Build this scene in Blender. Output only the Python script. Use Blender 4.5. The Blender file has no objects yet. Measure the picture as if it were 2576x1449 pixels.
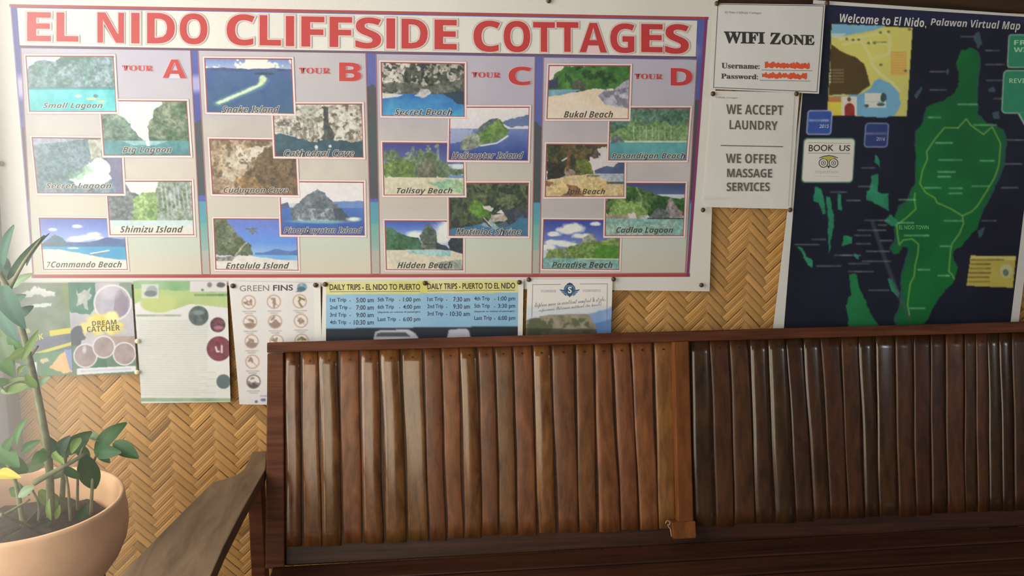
import bpy, bmesh, math, random
import numpy as np
from mathutils import Vector, Matrix

S = bpy.context.scene
COL = S.collection
W_PX, H_PX = 2576, 1449

# ------------------------------------------------------------------ camera
F_PX = 2100.0
YAW, PITCH, ROLL = math.radians(6.37), math.radians(10.27), math.radians(0.725)
CP = np.array([0.0, -2.1, 1.45])
_f = np.array([math.sin(YAW)*math.cos(PITCH), math.cos(YAW)*math.cos(PITCH), -math.sin(PITCH)])
_r0 = np.array([math.cos(YAW), -math.sin(YAW), 0.0])
_u0 = np.cross(_r0, _f)
_cr, _sr = math.cos(ROLL), math.sin(ROLL)
_r = _cr*_r0 + _sr*_u0
_u = -_sr*_r0 + _cr*_u0
cam = bpy.data.cameras.new('camera')
cam_o = bpy.data.objects.new('camera', cam)
COL.objects.link(cam_o)
cam.sensor_fit = 'HORIZONTAL'
cam.sensor_width = 36.0
cam.lens = 36.0*F_PX/W_PX
cam.clip_start = 0.02
cam_o.matrix_world = Matrix([[_r[0], _u[0], -_f[0], CP[0]], [_r[1], _u[1], -_f[1], CP[1]], [_r[2], _u[2], -_f[2], CP[2]], [0, 0, 0, 1]])
S.camera = cam_o

# ------------------------------------------------------------------ world, daylight, exposure
S.view_settings.view_transform = 'Standard'
S.view_settings.look = 'None'
S.view_settings.gamma = 1.0
S.view_settings.use_curve_mapping = False
S.view_settings.exposure = 0.0
S.cycles.volume_bounces = 2
wd = bpy.data.worlds.new('world')
S.world = wd
wd.use_nodes = True
wd.node_tree.nodes['Background'].inputs[0].default_value = (0.95, 0.93, 0.88, 1)
wd.node_tree.nodes['Background'].inputs[1].default_value = 0.06


def area(name, loc, target, sx, sy, power, color):
    l = bpy.data.lights.new(name, 'AREA')
    l.shape = 'RECTANGLE'; l.size = sx; l.size_y = sy; l.energy = power; l.color = color
    o = bpy.data.objects.new(name, l)
    COL.objects.link(o)
    o.location = loc
    o.rotation_euler = (Vector(target)-Vector(loc)).to_track_quat('-Z', 'Y').to_euler()
    return o


# daylight through the open left side of the porch, the open front behind the viewer, and an opening on the right
area('daylight_left_opening', (-1.73, -1.02, 1.52), (-0.6, -0.35, 1.25), 1.85, 2.0, 96, (1.0, 0.965, 0.86))
area('daylight_front_opening', (-1.2, -4.6, 1.7), (-0.1, 0.0, 1.15), 3.0, 1.6, 51, (1.0, 0.89, 0.67))
area('daylight_right_opening', (3.15, -2.6, 1.75), (1.2, 0.0, 0.9), 0.28, 0.55, 6, (0.86, 0.93, 1.0))

# ------------------------------------------------------------------ helpers: pixels to places
def rays(P):
    P = np.asarray(P, float).reshape(-1, 2)
    return np.outer((P[:, 0]-W_PX/2)/F_PX, _r) - np.outer((P[:, 1]-H_PX/2)/F_PX, _u) + _f


def at(P, Y):
    """points of the vertical plane y = Y seen at the pixels P"""
    d = rays(P)
    t = (np.asarray(Y)-CP[1])/d[:, 1]
    return CP + d*t[:, None]


def at_z(P, Z):
    d = rays(P)
    t = (Z-CP[2])/d[:, 2]
    return CP + d*t[:, None]


def at_plane(P, p0, n):
    d = rays(P)
    t = ((np.asarray(p0)-CP)@n)/(d@n)
    return CP + d*t[:, None]


def lin(c):
    c = np.asarray(c, float)/255.0
    return np.where(c <= 0.04045, c/12.92, ((c+0.055)/1.055)**2.4)


def bil(q, u, v):
    q = np.asarray(q, float)
    u = np.asarray(u)[..., None]; v = np.asarray(v)[..., None]
    return (q[0]*(1-u)+q[1]*u)*(1-v) + (q[3]*(1-u)+q[2]*u)*v


# ------------------------------------------------------------------ objects and tags
def empty(name, loc, label, cat, group=None):
    o = bpy.data.objects.new(name, None)
    COL.objects.link(o)
    o.location = Vector([float(x) for x in loc])
    o.empty_display_size = 0.05
    o['label'] = label; o['category'] = cat
    if group: o['group'] = group
    return o


def tag(o, label, cat, group=None):
    o['label'] = label; o['category'] = cat
    if group: o['group'] = group
    return o


def wloc(o):
    m = Vector((0, 0, 0))
    while o is not None:
        m = m + o.location
        o = o.parent
    return m


def obj(name, me, parent=None, mat=None, origin=None):
    """links a mesh whose vertices are in world coordinates; its origin moves to its own place"""
    o = bpy.data.objects.new(name, me)
    COL.objects.link(o)
    if mat is not None:
        me.materials.clear(); me.materials.append(mat)
    n = len(me.vertices)
    co = np.empty(n*3); me.vertices.foreach_get('co', co); co = co.reshape(-1, 3)
    if origin is None:
        origin = (co.min(0)+co.max(0))/2
    origin = np.asarray(origin, float)
    me.vertices.foreach_set('co', (co-origin).ravel()); me.update()
    L = Vector([float(x) for x in origin])
    if parent is not None:
        o.parent = parent
        L = L - wloc(parent)
    o.location = L
    return o


def mesh(verts, faces, cols=None, smooth=False, uvs=None):
    me = bpy.data.meshes.new('m')
    verts = np.asarray(verts, float)
    if isinstance(faces, np.ndarray):
        k = faces.shape[1]
        me.vertices.add(len(verts)); me.vertices.foreach_set('co', verts.ravel())
        me.loops.add(faces.size); me.loops.foreach_set('vertex_index', faces.ravel().astype(np.int32))
        me.polygons.add(len(faces))
        me.polygons.foreach_set('loop_start', np.arange(0, faces.size, k, dtype=np.int32))
        me.update(calc_edges=True)
    else:
        me.from_pydata([tuple(v) for v in verts], [], faces)
        me.update()
    if cols is not None:
        a = me.color_attributes.new('Col', 'FLOAT_COLOR', 'POINT')
        c = np.ones((len(verts), 4)); c[:, :3] = cols
        a.data.foreach_set('color', c.ravel())
    if uvs is not None:
        uv = me.uv_layers.new(name='UVMap')
        li = np.empty(len(me.loops), dtype=np.int32); me.loops.foreach_get('vertex_index', li)
        uv.data.foreach_set('uv', np.asarray(uvs)[li].ravel())
    if smooth:
        me.polygons.foreach_set('use_smooth', np.ones(len(me.polygons), dtype=bool))
    return me


# ------------------------------------------------------------------ materials
def newmat(name):
    m = bpy.data.materials.new(name); m.use_nodes = True
    nt = m.node_tree
    return m, nt, nt.nodes['Principled BSDF']


def N(nt, t, **k):
    n = nt.nodes.new(t)
    for a, b in k.items():
        if a.startswith('i_'):
            n.inputs[a[2:].replace('_', ' ')].default_value = b
        else:
            setattr(n, a, b)
    return n


def print_mat(name, rough, spec=0.5, bump=0.0, bscale=4.0, coat=0.0, grain=0.04):
    m, nt, b = newmat(name)
    at_ = N(nt, 'ShaderNodeAttribute', attribute_name='Col')
    geo = N(nt, 'ShaderNodeNewGeometry')
    no = N(nt, 'ShaderNodeTexNoise', i_Scale=180.0, i_Detail=2.0)
    nt.links.new(geo.outputs['Position'], no.inputs['Vector'])
    mr = N(nt, 'ShaderNodeMapRange'); mr.inputs[3].default_value = 1-grain; mr.inputs[4].default_value = 1+grain
    nt.links.new(no.outputs['Fac'], mr.inputs[0])
    mx = N(nt, 'ShaderNodeMixRGB', blend_type='MULTIPLY'); mx.inputs[0].default_value = 1
    nt.links.new(at_.outputs['Color'], mx.inputs[1]); nt.links.new(mr.outputs[0], mx.inputs[2])
    nt.links.new(mx.outputs[0], b.inputs['Base Color'])
    b.inputs['Roughness'].default_value = rough
    b.inputs['Specular IOR Level'].default_value = spec
    b.inputs['Coat Weight'].default_value = coat
    b.inputs['Coat Roughness'].default_value = 0.3
    if bump:
        n2 = N(nt, 'ShaderNodeTexNoise', i_Scale=bscale, i_Detail=2.0, i_Roughness=0.4)
        nt.links.new(geo.outputs['Position'], n2.inputs['Vector'])
        bp = N(nt, 'ShaderNodeBump', i_Strength=1.0, i_Distance=bump)
        nt.links.new(n2.outputs['Fac'], bp.inputs['Height'])
        nt.links.new(bp.outputs[0], b.inputs['Normal'])
    return m


def wood_mat(name, c1, c2, rough, scale=(3, 40, 40), coat=0.0, rnd=0.0, spots=None):
    m, nt, b = newmat(name)
    geo = N(nt, 'ShaderNodeNewGeometry')
    mp = N(nt, 'ShaderNodeMapping'); mp.inputs['Scale'].default_value = scale
    oi = N(nt, 'ShaderNodeObjectInfo')
    ad = N(nt, 'ShaderNodeVectorMath', operation='ADD')
    sc = N(nt, 'ShaderNodeVectorMath', operation='SCALE'); sc.inputs['Scale'].default_value = 7.0
    cmb = N(nt, 'ShaderNodeCombineXYZ')
    for i in range(3): nt.links.new(oi.outputs['Random'], cmb.inputs[i])
    nt.links.new(cmb.outputs[0], sc.inputs[0])
    nt.links.new(geo.outputs['Position'], mp.inputs[0]); nt.links.new(mp.outputs[0], ad.inputs[0]); nt.links.new(sc.outputs[0], ad.inputs[1])
    no = N(nt, 'ShaderNodeTexNoise', i_Scale=1.0, i_Detail=5.0, i_Roughness=0.6, i_Distortion=0.4)
    nt.links.new(ad.outputs[0], no.inputs['Vector'])
    cr = N(nt, 'ShaderNodeValToRGB')
    cr.color_ramp.elements[0].position = 0.3; cr.color_ramp.elements[1].position = 0.72
    cr.color_ramp.elements[0].color = (*lin(c1), 1); cr.color_ramp.elements[1].color = (*lin(c2), 1)
    nt.links.new(no.outputs['Fac'], cr.inputs[0])
    hs = N(nt, 'ShaderNodeHueSaturation')
    mr = N(nt, 'ShaderNodeMapRange'); mr.inputs[3].default_value = 1-rnd; mr.inputs[4].default_value = 1+rnd
    nt.links.new(oi.outputs['Random'], mr.inputs[0]); nt.links.new(mr.outputs[0], hs.inputs['Value'])
    ml = N(nt, 'ShaderNodeMath', operation='MULTIPLY'); ml.inputs[1].default_value = 7.31
    fr = N(nt, 'ShaderNodeMath', operation='FRACT')
    mh = N(nt, 'ShaderNodeMapRange'); mh.inputs[3].default_value = 0.5-rnd*0.045; mh.inputs[4].default_value = 0.5+rnd*0.045
    nt.links.new(oi.outputs['Random'], ml.inputs[0]); nt.links.new(ml.outputs[0], fr.inputs[0]); nt.links.new(fr.outputs[0], mh.inputs[0]); nt.links.new(mh.outputs[0], hs.inputs['Hue'])
    nt.links.new(cr.outputs[0], hs.inputs['Color'])
    nt.links.new(hs.outputs[0], b.inputs['Base Color'])
    b.inputs['Roughness'].default_value = rough
    b.inputs['Coat Weight'].default_value = coat
    b.inputs['Coat Roughness'].default_value = 0.14
    b.inputs['Specular IOR Level'].default_value = 0.45 if coat else 0.25
    bp = N(nt, 'ShaderNodeBump', i_Strength=0.35, i_Distance=0.002)
    nt.links.new(no.outputs['Fac'], bp.inputs['Height']); nt.links.new(bp.outputs[0], b.inputs['Normal'])
    return m


def flat_mat(name, c, rough=0.6, var=0.15, scale=30.0, metal=0.0, spec=0.5):
    m, nt, b = newmat(name)
    geo = N(nt, 'ShaderNodeNewGeometry')
    no = N(nt, 'ShaderNodeTexNoise', i_Scale=scale, i_Detail=4.0)
    nt.links.new(geo.outputs['Position'], no.inputs['Vector'])
    cr = N(nt, 'ShaderNodeValToRGB')
    l = lin(c)
    cr.color_ramp.elements[0].color = (*(l*(1-var)), 1); cr.color_ramp.elements[1].color = (*np.minimum(l*(1+var), 1), 1)
    cr.color_ramp.elements[0].position = 0.3; cr.color_ramp.elements[1].position = 0.7
    nt.links.new(no.outputs['Fac'], cr.inputs[0]); nt.links.new(cr.outputs[0], b.inputs['Base Color'])
    b.inputs['Roughness'].default_value = rough; b.inputs['Metallic'].default_value = metal
    b.inputs['Specular IOR Level'].default_value = spec
    return m


M_VINYL = print_mat('printed_vinyl', 0.42, 0.5, bump=0.004, bscale=5.0)
M_PAPER = print_mat('printed_paper', 0.65, 0.3, bump=0.003, bscale=9.0)
M_MAPP = print_mat('printed_map_sheet', 0.5, 0.25, bump=0.003, bscale=7.0)
M_GLOSSP = print_mat('glossy_printed_sheet', 0.38, 0.5, bump=0.003, bscale=7.0)
M_FRAME = wood_mat('varnished_brown_wood', (72, 38, 24), (120, 70, 46), 0.55, (4, 40, 60), coat=0.0)
M_CENTRE = wood_mat('orange_brown_wood', (96, 54, 28), (136, 82, 42), 0.5, (40, 40, 5), coat=0.0)
M_SEAT = wood_mat('dark_seat_wood', (40, 24, 18), (82, 48, 34), 0.42, (2.5, 60, 60), coat=0.1)
M_ARM = wood_mat('weathered_arm_wood', (106, 86, 70), (146, 122, 98), 0.65, (30, 5, 30))
M_BAMBOO2 = wood_mat('darker_varnished_bamboo', (56, 34, 20), (96, 59, 34), 0.42, (50, 50, 5), coat=0.12, rnd=0.26)
M_BAMBOO3 = wood_mat('glossy_dark_bamboo', (50, 34, 24), (84, 58, 38), 0.28, (50, 50, 5), coat=0.8, rnd=0.2)
M_BAMBOO4 = wood_mat('satin_bamboo', (86, 52, 29), (138, 90, 52), 0.4, (50, 50, 5), coat=0.15, rnd=0.22)
M_BAMBOO = wood_mat('varnished_bamboo', (84, 52, 30), (140, 93, 54), 0.2, (50, 50, 5), coat=0.8, rnd=0.16)
M_BEAM = wood_mat('dark_beam_wood', (48, 34, 24), (86, 64, 46), 0.7, (3, 40, 40))
M_POST = flat_mat('grey_painted_post', (62, 61, 76), 0.7, 0.15, 12)
M_FLOOR = flat_mat('grey_concrete_floor', (120, 112, 102), 0.8, 0.2, 4)
M_CEIL = wood_mat('dark_ceiling_boards', (60, 44, 32), (92, 70, 50), 0.8, (3, 30, 30))
M_SIDE = wood_mat('brown_side_boards', (70, 50, 34), (104, 78, 54), 0.8, (30, 30, 3))
M_TERRA = flat_mat('terracotta', (247, 200, 162), 0.75, 0.10, 14)
M_SOIL = flat_mat('dark_potting_soil', (58, 46, 40), 0.95, 0.5, 120)
M_TACK = flat_mat('brown_plastic_tack', (92, 72, 54), 0.35, 0.1, 200)
M_TACKW = flat_mat('pearl_white_tack', (244, 232, 196), 0.2, 0.05, 200)
M_STEM = flat_mat('green_brown_stem', (128, 132, 104), 0.7, 0.25, 60)
M_NAIL = flat_mat('dark_nail', (30, 20, 16), 0.5, 0.1, 200)
M_STOOL = wood_mat('plain_stool_wood', (80, 58, 40), (120, 90, 62), 0.6, (4, 30, 30))


def leaf_mat():
    m, nt, b = newmat('green_leaf')
    a = N(nt, 'ShaderNodeAttribute', attribute_name='Col')
    nt.links.new(a.outputs['Color'], b.inputs['Base Color'])
    b.inputs['Roughness'].default_value = 0.45
    b.inputs['Specular IOR Level'].default_value = 0.4
    tr = N(nt, 'ShaderNodeBsdfTranslucent')
    nt.links.new(a.outputs['Color'], tr.inputs['Color'])
    mx = N(nt, 'ShaderNodeMixShader'); mx.inputs[0].default_value = 0.3
    out = nt.nodes['Material Output']
    nt.links.new(b.outputs[0], mx.inputs[1]); nt.links.new(tr.outputs[0], mx.inputs[2]); nt.links.new(mx.outputs[0], out.inputs['Surface'])
    return m


M_LEAF = leaf_mat()


def weave_mat():
    m, nt, b = newmat('woven_bamboo_matting')
    a = N(nt, 'ShaderNodeAttribute', attribute_name='Col')
    uv = N(nt, 'ShaderNodeUVMap', uv_map='UVMap')
    sp = N(nt, 'ShaderNodeSeparateXYZ'); nt.links.new(uv.outputs[0], sp.inputs[0])
    fr = N(nt, 'ShaderNodeMath', operation='FRACT'); nt.links.new(sp.outputs[0], fr.inputs[0])
    sb = N(nt, 'ShaderNodeMath', operation='SUBTRACT'); nt.links.new(fr.outputs[0], sb.inputs[0]); sb.inputs[1].default_value = 0.5
    ab = N(nt, 'ShaderNodeMath', operation='ABSOLUTE'); nt.links.new(sb.outputs[0], ab.inputs[0])
    mr = N(nt, 'ShaderNodeMapRange'); mr.inputs[1].default_value = 0.30; mr.inputs[2].default_value = 0.5; mr.inputs[3].default_value = 1.0; mr.inputs[4].default_value = 0.55
    nt.links.new(ab.outputs[0], mr.inputs[0])
    mp = N(nt, 'ShaderNodeMapping'); mp.inputs['Scale'].default_value = (5.0, 0.35, 1)
    nt.links.new(uv.outputs[0], mp.inputs[0])
    no = N(nt, 'ShaderNodeTexNoise', i_Scale=3.0, i_Detail=4.0); nt.links.new(mp.outputs[0], no.inputs['Vector'])
    m2 = N(nt, 'ShaderNodeMapRange'); m2.inputs[3].default_value = 0.72; m2.inputs[4].default_value = 1.28
    nt.links.new(no.outputs['Fac'], m2.inputs[0])
    mu = N(nt, 'ShaderNodeMath', operation='MULTIPLY'); nt.links.new(mr.outputs[0], mu.inputs[0]); nt.links.new(m2.outputs[0], mu.inputs[1])
    mx = N(nt, 'ShaderNodeMixRGB', blend_type='MULTIPLY'); mx.inputs[0].default_value = 1
    nt.links.new(a.outputs['Color'], mx.inputs[1]); nt.links.new(mu.outputs[0], mx.inputs[2])
    nt.links.new(mx.outputs[0], b.inputs['Base Color'])
    b.inputs['Roughness'].default_value = 0.5
    bp = N(nt, 'ShaderNodeBump', i_Strength=0.6, i_Distance=0.001)
    nt.links.new(mr.outputs[0], bp.inputs['Height']); nt.links.new(bp.outputs[0], b.inputs['Normal'])
    return m


M_WEAVE = weave_mat()

# ------------------------------------------------------------------ solid builders
def box_me(lo, hi, bev=0.0):
    bm = bmesh.new()
    bmesh.ops.create_cube(bm, size=1.0)
    lo = Vector(lo); hi = Vector(hi)
    for v in bm.verts:
        v.co = Vector((lo[i]+(v.co[i]+0.5)*(hi[i]-lo[i]) for i in range(3)))
    if bev: bmesh.ops.bevel(bm, geom=list(bm.edges), offset=bev, segments=2, affect='EDGES', profile=0.6)
    me = bpy.data.meshes.new('m'); bm.to_mesh(me); bm.free()
    return me


def prism_me(pts, vec, bev=0.0):
    """a polygon of 3-D points pushed along vec"""
    bm = bmesh.new()
    a = [bm.verts.new(p) for p in pts]
    b = [bm.verts.new(Vector(p)+Vector(vec)) for p in pts]
    bm.faces.new(a); bm.faces.new(b[::-1])
    n = len(pts)
    for i in range(n): bm.faces.new((a[i], b[i], b[(i+1) % n], a[(i+1) % n]))
    bmesh.ops.recalc_face_normals(bm, faces=bm.faces)
    if bev: bmesh.ops.bevel(bm, geom=list(bm.edges), offset=bev, segments=2, affect='EDGES', profile=0.6)
    me = bpy.data.meshes.new('m'); bm.to_mesh(me); bm.free()
    return me


def tube(pts, rad, seg=7):
    pts = [Vector(p) for p in pts]
    V = []; Fc = []
    for i, p in enumerate(pts):
        t = (pts[min(i+1, len(pts)-1)]-pts[max(i-1, 0)]).normalized()
        a = t.orthogonal().normalized() if i == 0 else (a0-t*a0.dot(t)).normalized()
        a0 = a; b = t.cross(a)
        for k in range(seg):
            th = 2*math.pi*k/seg
            V.append(p+(a*math.cos(th)+b*math.sin(th))*rad[i])
    for i in range(len(pts)-1):
        for k in range(seg):
            k2 = (k+1) % seg
            Fc.append((i*seg+k, i*seg+k2, (i+1)*seg+k2, (i+1)*seg+k))
    Fc.append(tuple(range(seg))[::-1]); Fc.append(tuple((len(pts)-1)*seg+k for k in range(seg)))
    return V, Fc


def lathe(profile, c, seg=48):
    V = []; Fc = []
    for r, z in profile:
        for k in range(seg):
            th = 2*math.pi*k/seg
            V.append((c[0]+r*math.cos(th), c[1]+r*math.sin(th), c[2]+z))
    for i in range(len(profile)-1):
        for k in range(seg):
            k2 = (k+1) % seg
            Fc.append((i*seg+k, i*seg+k2, (i+1)*seg+k2, (i+1)*seg+k))
    return V, Fc


# ------------------------------------------------------------------ printing: a small painter for the printed sheets
def fbm(h, w, cells, octs=4, seed=0, ratio=None):
    rng = np.random.RandomState(seed)
    out = np.zeros((h, w)); amp = 1.0; tot = 0
    asp = (ratio if ratio else h/w)
    for o in range(octs):
        gx = max(2, int(cells*2**o)); gy = max(2, int(cells*asp*2**o))
        g = rng.rand(gy+2, gx+2)
        y = np.linspace(0, gy, h); x = np.linspace(0, gx, w)
        yi = y.astype(int); xi = x.astype(int); fy = (y-yi)[:, None]; fx = (x-xi)[None, :]
        fy = fy*fy*(3-2*fy); fx = fx*fx*(3-2*fx)
        a = g[np.ix_(yi, xi)]; b = g[np.ix_(yi, xi+1)]; c = g[np.ix_(yi+1, xi)]; d = g[np.ix_(yi+1, xi+1)]
        out += amp*((a*(1-fx)+b*fx)*(1-fy)+(c*(1-fx)+d*fx)*fy)
        tot += amp; amp *= 0.55
    out /= tot
    return np.clip((out-0.5)*1.9+0.5, 0, 1)


class Canvas:
    """colours are 0..255; (x, y) run over the box given (x right, y down)"""
    def __init__(s, w, h, col, box=(0, 0, 1, 1), seed=1):
        s.w, s.h = w, h
        s.a = np.empty((h, w, 3)); s.a[:] = col
        s.X, s.Y = np.meshgrid(np.linspace(box[0], box[2], w), np.linspace(box[1], box[3], h))
        s.box = box; s.seed = seed
        s.sx = (box[2]-box[0]); s.sy = (box[3]-box[1])

    def nz(s, cells, octs=4):
        s.seed += 1
        return fbm(s.h, s.w, cells, octs, s.seed)

    def put(s, m, c, c2=None, ns=10, k=1.0):
        m = np.clip(m, 0, 1)[..., None]*k
        if c2 is None: src = np.asarray(c, float)
        else:
            n = s.nz(ns)[..., None]; src = np.asarray(c, float)*(1-n)+np.asarray(c2, float)*n
        s.a = s.a*(1-m)+src*m

    def grad(s, y0, c0, y1, c1):
        t = np.clip((s.Y-y0)/(y1-y0), 0, 1)[..., None]
        m = ((s.Y >= y0) & (s.Y <= y1))[..., None]
        s.a = np.where(m, np.asarray(c0, float)*(1-t)+np.asarray(c1, float)*t, s.a)

    def mask_poly(s, pts, rough=0.0, rs=14):
        X, Y = s.X, s.Y
        if rough:
            X = X+(s.nz(rs)-0.5)*2*rough*s.sx; Y = Y+(s.nz(rs)-0.5)*2*rough*s.sy
        m = np.zeros(X.shape, bool)
        n = len(pts)
        for i in range(n):
            x0, y0 = pts[i]; x1, y1 = pts[(i+1) % n]
            if y0 == y1: continue
            c = ((Y >= min(y0, y1)) & (Y < max(y0, y1)))
            m ^= c & (X < x0+(Y-y0)*(x1-x0)/(y1-y0))
        return m.astype(float)

    def poly(s, pts, c, c2=None, ns=10, rough=0.0, rs=14, k=1.0):
        s.put(s.mask_poly(pts, rough, rs), c, c2, ns, k)

    def ell(s, cx, cy, rx, ry, c, c2=None, ns=8, soft=0.15, rough=0.0, k=1.0):
        d = np.sqrt(((s.X-cx)/rx)**2+((s.Y-cy)/ry)**2)
        if rough: d = d+(s.nz(12)-0.5)*2*rough
        s.put((1-d)/soft+0.5, c, c2, ns, k)

    def ring(s, cx, cy, r, t, c, ry=None, k=1.0):
        ry = ry or r
        d = np.sqrt(((s.X-cx)/r)**2+((s.Y-cy)/ry)**2)
        s.put(1-np.abs(d-1)*r/t, c, k=k)

    def line(s, pts, t, c, k=1.0):
        m = np.zeros(s.X.shape)
        for (x0, y0), (x1, y1) in zip(pts[:-1], pts[1:]):
            dx, dy = x1-x0, y1-y0
            q = np.clip(((s.X-x0)*dx+(s.Y-y0)*dy)/(dx*dx+dy*dy+1e-12), 0, 1)
            d = np.hypot(s.X-x0-q*dx, s.Y-y0-q*dy)
            m = np.maximum(m, np.clip(1.5-d/t, 0, 1))
        s.put(m, c, k=k)

    def scat(s, m, c, cells, thr, k=1.0, soft=0.08):
        """blotches of noise above a threshold inside a mask"""
        n = s.nz(cells, 3)
        s.put(m*np.clip((n-thr)/soft, 0, 1), c, k=k)

    def rect(s, x0, y0, x1, y1, c, c2=None, ns=10, k=1.0):
        s.put(((s.X >= x0) & (s.X <= x1) & (s.Y >= y0) & (s.Y <= y1)).astype(float), c, c2, ns, k)

    def streaks(s, x0, y0, x1, y1, c, seed=0, k=0.6, slope=0.0):
        """one line of print too small to read"""
        rng = random.Random(seed*97+int(x0*13)+int(y0*7))
        x = x0
        h = y1-y0
        while x < x1:
            L = min(rng.uniform(1.5, 4.5)*h, x1-x)
            yy = (y0+y1)/2+(x-x0)*slope
            s.line([(x, yy), (x+L, yy+L*slope)], h*0.42, c, k*rng.uniform(0.6, 1.0))
            x += L+h*0.8


def albedo(a, white, top=0.80):
    return np.clip(lin(np.clip(a, 0, 255))/lin(white)*top, 0.003, 0.88)


def sheet_me(quad, Y, a, bend=None):
    """a grid over the pixel quad on the wall, coloured by the painted array (already albedo)"""
    h, w = a.shape[:2]
    u, v = np.meshgrid(np.linspace(0, 1, w), np.linspace(0, 1, h))
    P = bil(quad, u, v).reshape(-1, 2)
    V = at(P, Y)
    if bend is not None:
        V[:, 1] -= bend(u, v).ravel()
    idx = np.arange(h*w).reshape(h, w)
    Fc = np.stack([idx[:-1, :-1], idx[1:, :-1], idx[1:, 1:], idx[:-1, 1:]], -1).reshape(-1, 4)
    return mesh(V, Fc, a.reshape(-1, 3), smooth=True)


def flat_polys(items, Y, white, top=0.80):
    """flat printed shapes: (pixel points, colour), each with an own place in the layer order"""
    V = []; Fc = []; Cc = []
    for i, (pts, c) in enumerate(items):
        k = len(V)
        V += [tuple(p) for p in at(pts, Y-0.000004*i)]
        Fc.append(tuple(range(k, k+len(pts)))[::-1])
        Cc += [albedo(np.asarray(c, float), white, top)]*len(pts)
    return mesh(V, Fc, np.array(Cc))


def strip(pts, t, closed=False):
    """pixel outline quads of a line of width t through pts"""
    out = []
    n = len(pts)
    for i in range(n if closed else n-1):
        (x0, y0), (x1, y1) = pts[i], pts[(i+1) % n]
        L = math.hypot(x1-x0, y1-y0); nx, ny = -(y1-y0)/L*t/2, (x1-x0)/L*t/2
        ex, ey = (x1-x0)/L*t/2, (y1-y0)/L*t/2
        out.append([(x0+nx-ex, y0+ny-ey), (x1+nx+ex, y1+ny+ey), (x1-nx+ex, y1-ny+ey), (x0-nx-ex, y0-ny-ey)])
    return out


def ngon(cx, cy, r, n=28, ry=None):
    ry = ry or r
    return [(cx+r*math.cos(2*math.pi*i/n), cy+ry*math.sin(2*math.pi*i/n)) for i in range(n)]


# ------------------------------------------------------------------ lettering
def uni(s, style):
    b = {'serif': (0x1D400, 0x1D41A, 0x1D7CE), 'script': (0x1D4D0, 0x1D4EA, None), 'sans': (0x1D5D4, 0x1D5EE, 0x1D7EC),
         'sansit': (0x1D63C, 0x1D656, None)}.get(style)
    if not b: return s
    r = ''
    for c in s:
        if 'A' <= c <= 'Z': r += chr(b[0]+ord(c)-65)
        elif 'a' <= c <= 'z': r += chr(b[1]+ord(c)-97)
        elif '0' <= c <= '9' and b[2]: r += chr(b[2]+ord(c)-48)
        else: r += c
    return r


TEXTS = []      # (part name, parent, material, [(string, quad, colour albedo, style, offset, shear, layer Y)], label)


def rq(x0, y0, x1, y1, s=0.0):
    """pixel box as a quad whose right end sits s lower"""
    return [(x0, y0), (x1, y0+s), (x1, y1+s), (x0, y1)]


def lettering(name, parent, mat, items, white, top=0.80, label=None, bend=None):
    TEXTS.append((name, parent, mat, items, white, top, label, bend))


def lines(parent, mat, items, white):
    """every printed line a part of its own"""
    for i in items:
        lettering('text_line', parent, mat, [i], white, label='line reading '+i[0])


def finish_lettering():
    made = {}
    tmp = []
    for t in TEXTS:
        for s, q, c, st, off, sh, Y in t[3]:
            key = (s, st, off, sh)
            if key in made or st == 'bar': continue
            cu = bpy.data.curves.new('t', 'FONT')
            cu.body = uni(s, st); cu.resolution_u = 3; cu.offset = off; cu.shear = sh
            o = bpy.data.objects.new('t', cu)
            COL.objects.link(o)
            made[key] = o; tmp.append(o)
    dg = bpy.context.evaluated_depsgraph_get(); dg.update()
    data = {}
    for key, o in made.items():
        me = bpy.data.meshes.new_from_object(o.evaluated_get(dg))
        n = len(me.vertices)
        co = np.empty(n*3); me.vertices.foreach_get('co', co); co = co.reshape(-1, 3)[:, :2]
        data[key] = (co, [tuple(p.vertices) for p in me.polygons])
        bpy.data.meshes.remove(me)
    for o in tmp:
        cu = o.data; bpy.data.objects.remove(o); bpy.data.curves.remove(cu)
    for name, parent, mat, items, white, top, label, bend in TEXTS:
        V = []; Fc = []; Cc = []
        ref = {}
        for s, q, c, st, off, sh, Y in items:
            if st == 'bar':      # a plain upright stroke, grown by off pixels
                co = np.array([(0, 0), (1, 0), (1, 1), (0, 1)], float); fa = [(0, 1, 2, 3)]
                (ax, ay), (bx, by), (cx, cy), (dx, dy) = q
                q = [(ax-off, ay-off), (bx+off, by-off), (cx+off, cy+off), (dx-off, dy+off)]
            else:
                co, fa = data[(s, st, off, sh)]
            if len(co) == 0: continue
            # the box is that of the plain letters, so an outline grows beyond it
            k0 = ref.setdefault((s, st, sh), (co.min(0), co.max(0)))
            lo, hi = k0
            uv = (co-lo)/np.maximum(hi-lo, 1e-6)
            P = bil(q, uv[:, 0], 1-uv[:, 1])
            w = at(P, Y)
            k = len(V)
            V += [tuple(p) for p in w]
            Fc += [tuple(i+k for i in f) for f in fa]
            Cc += [albedo(np.asarray(c, float), white, top)]*len(co)
        me = mesh(V, Fc, np.array(Cc))
        if bend is not None:
            pass
        o = obj(name, me, parent, mat)
        if label: o['label'] = label

# ================================================================== the setting
XL, XR, ZC = -1.30, 3.2, 2.75


def structure(name, me, mat, label=None):
    o = obj(name, me, None, mat)
    o['kind'] = 'structure'
    return o


structure('floor', box_me((-4.5, -6.0, -0.1), (4.5, 0.3, 0.0)), M_FLOOR)
structure('ceiling', box_me((-1.9, -4.6, ZC), (XR+0.1, 0.3, ZC+0.08)), M_CEIL)


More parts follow.
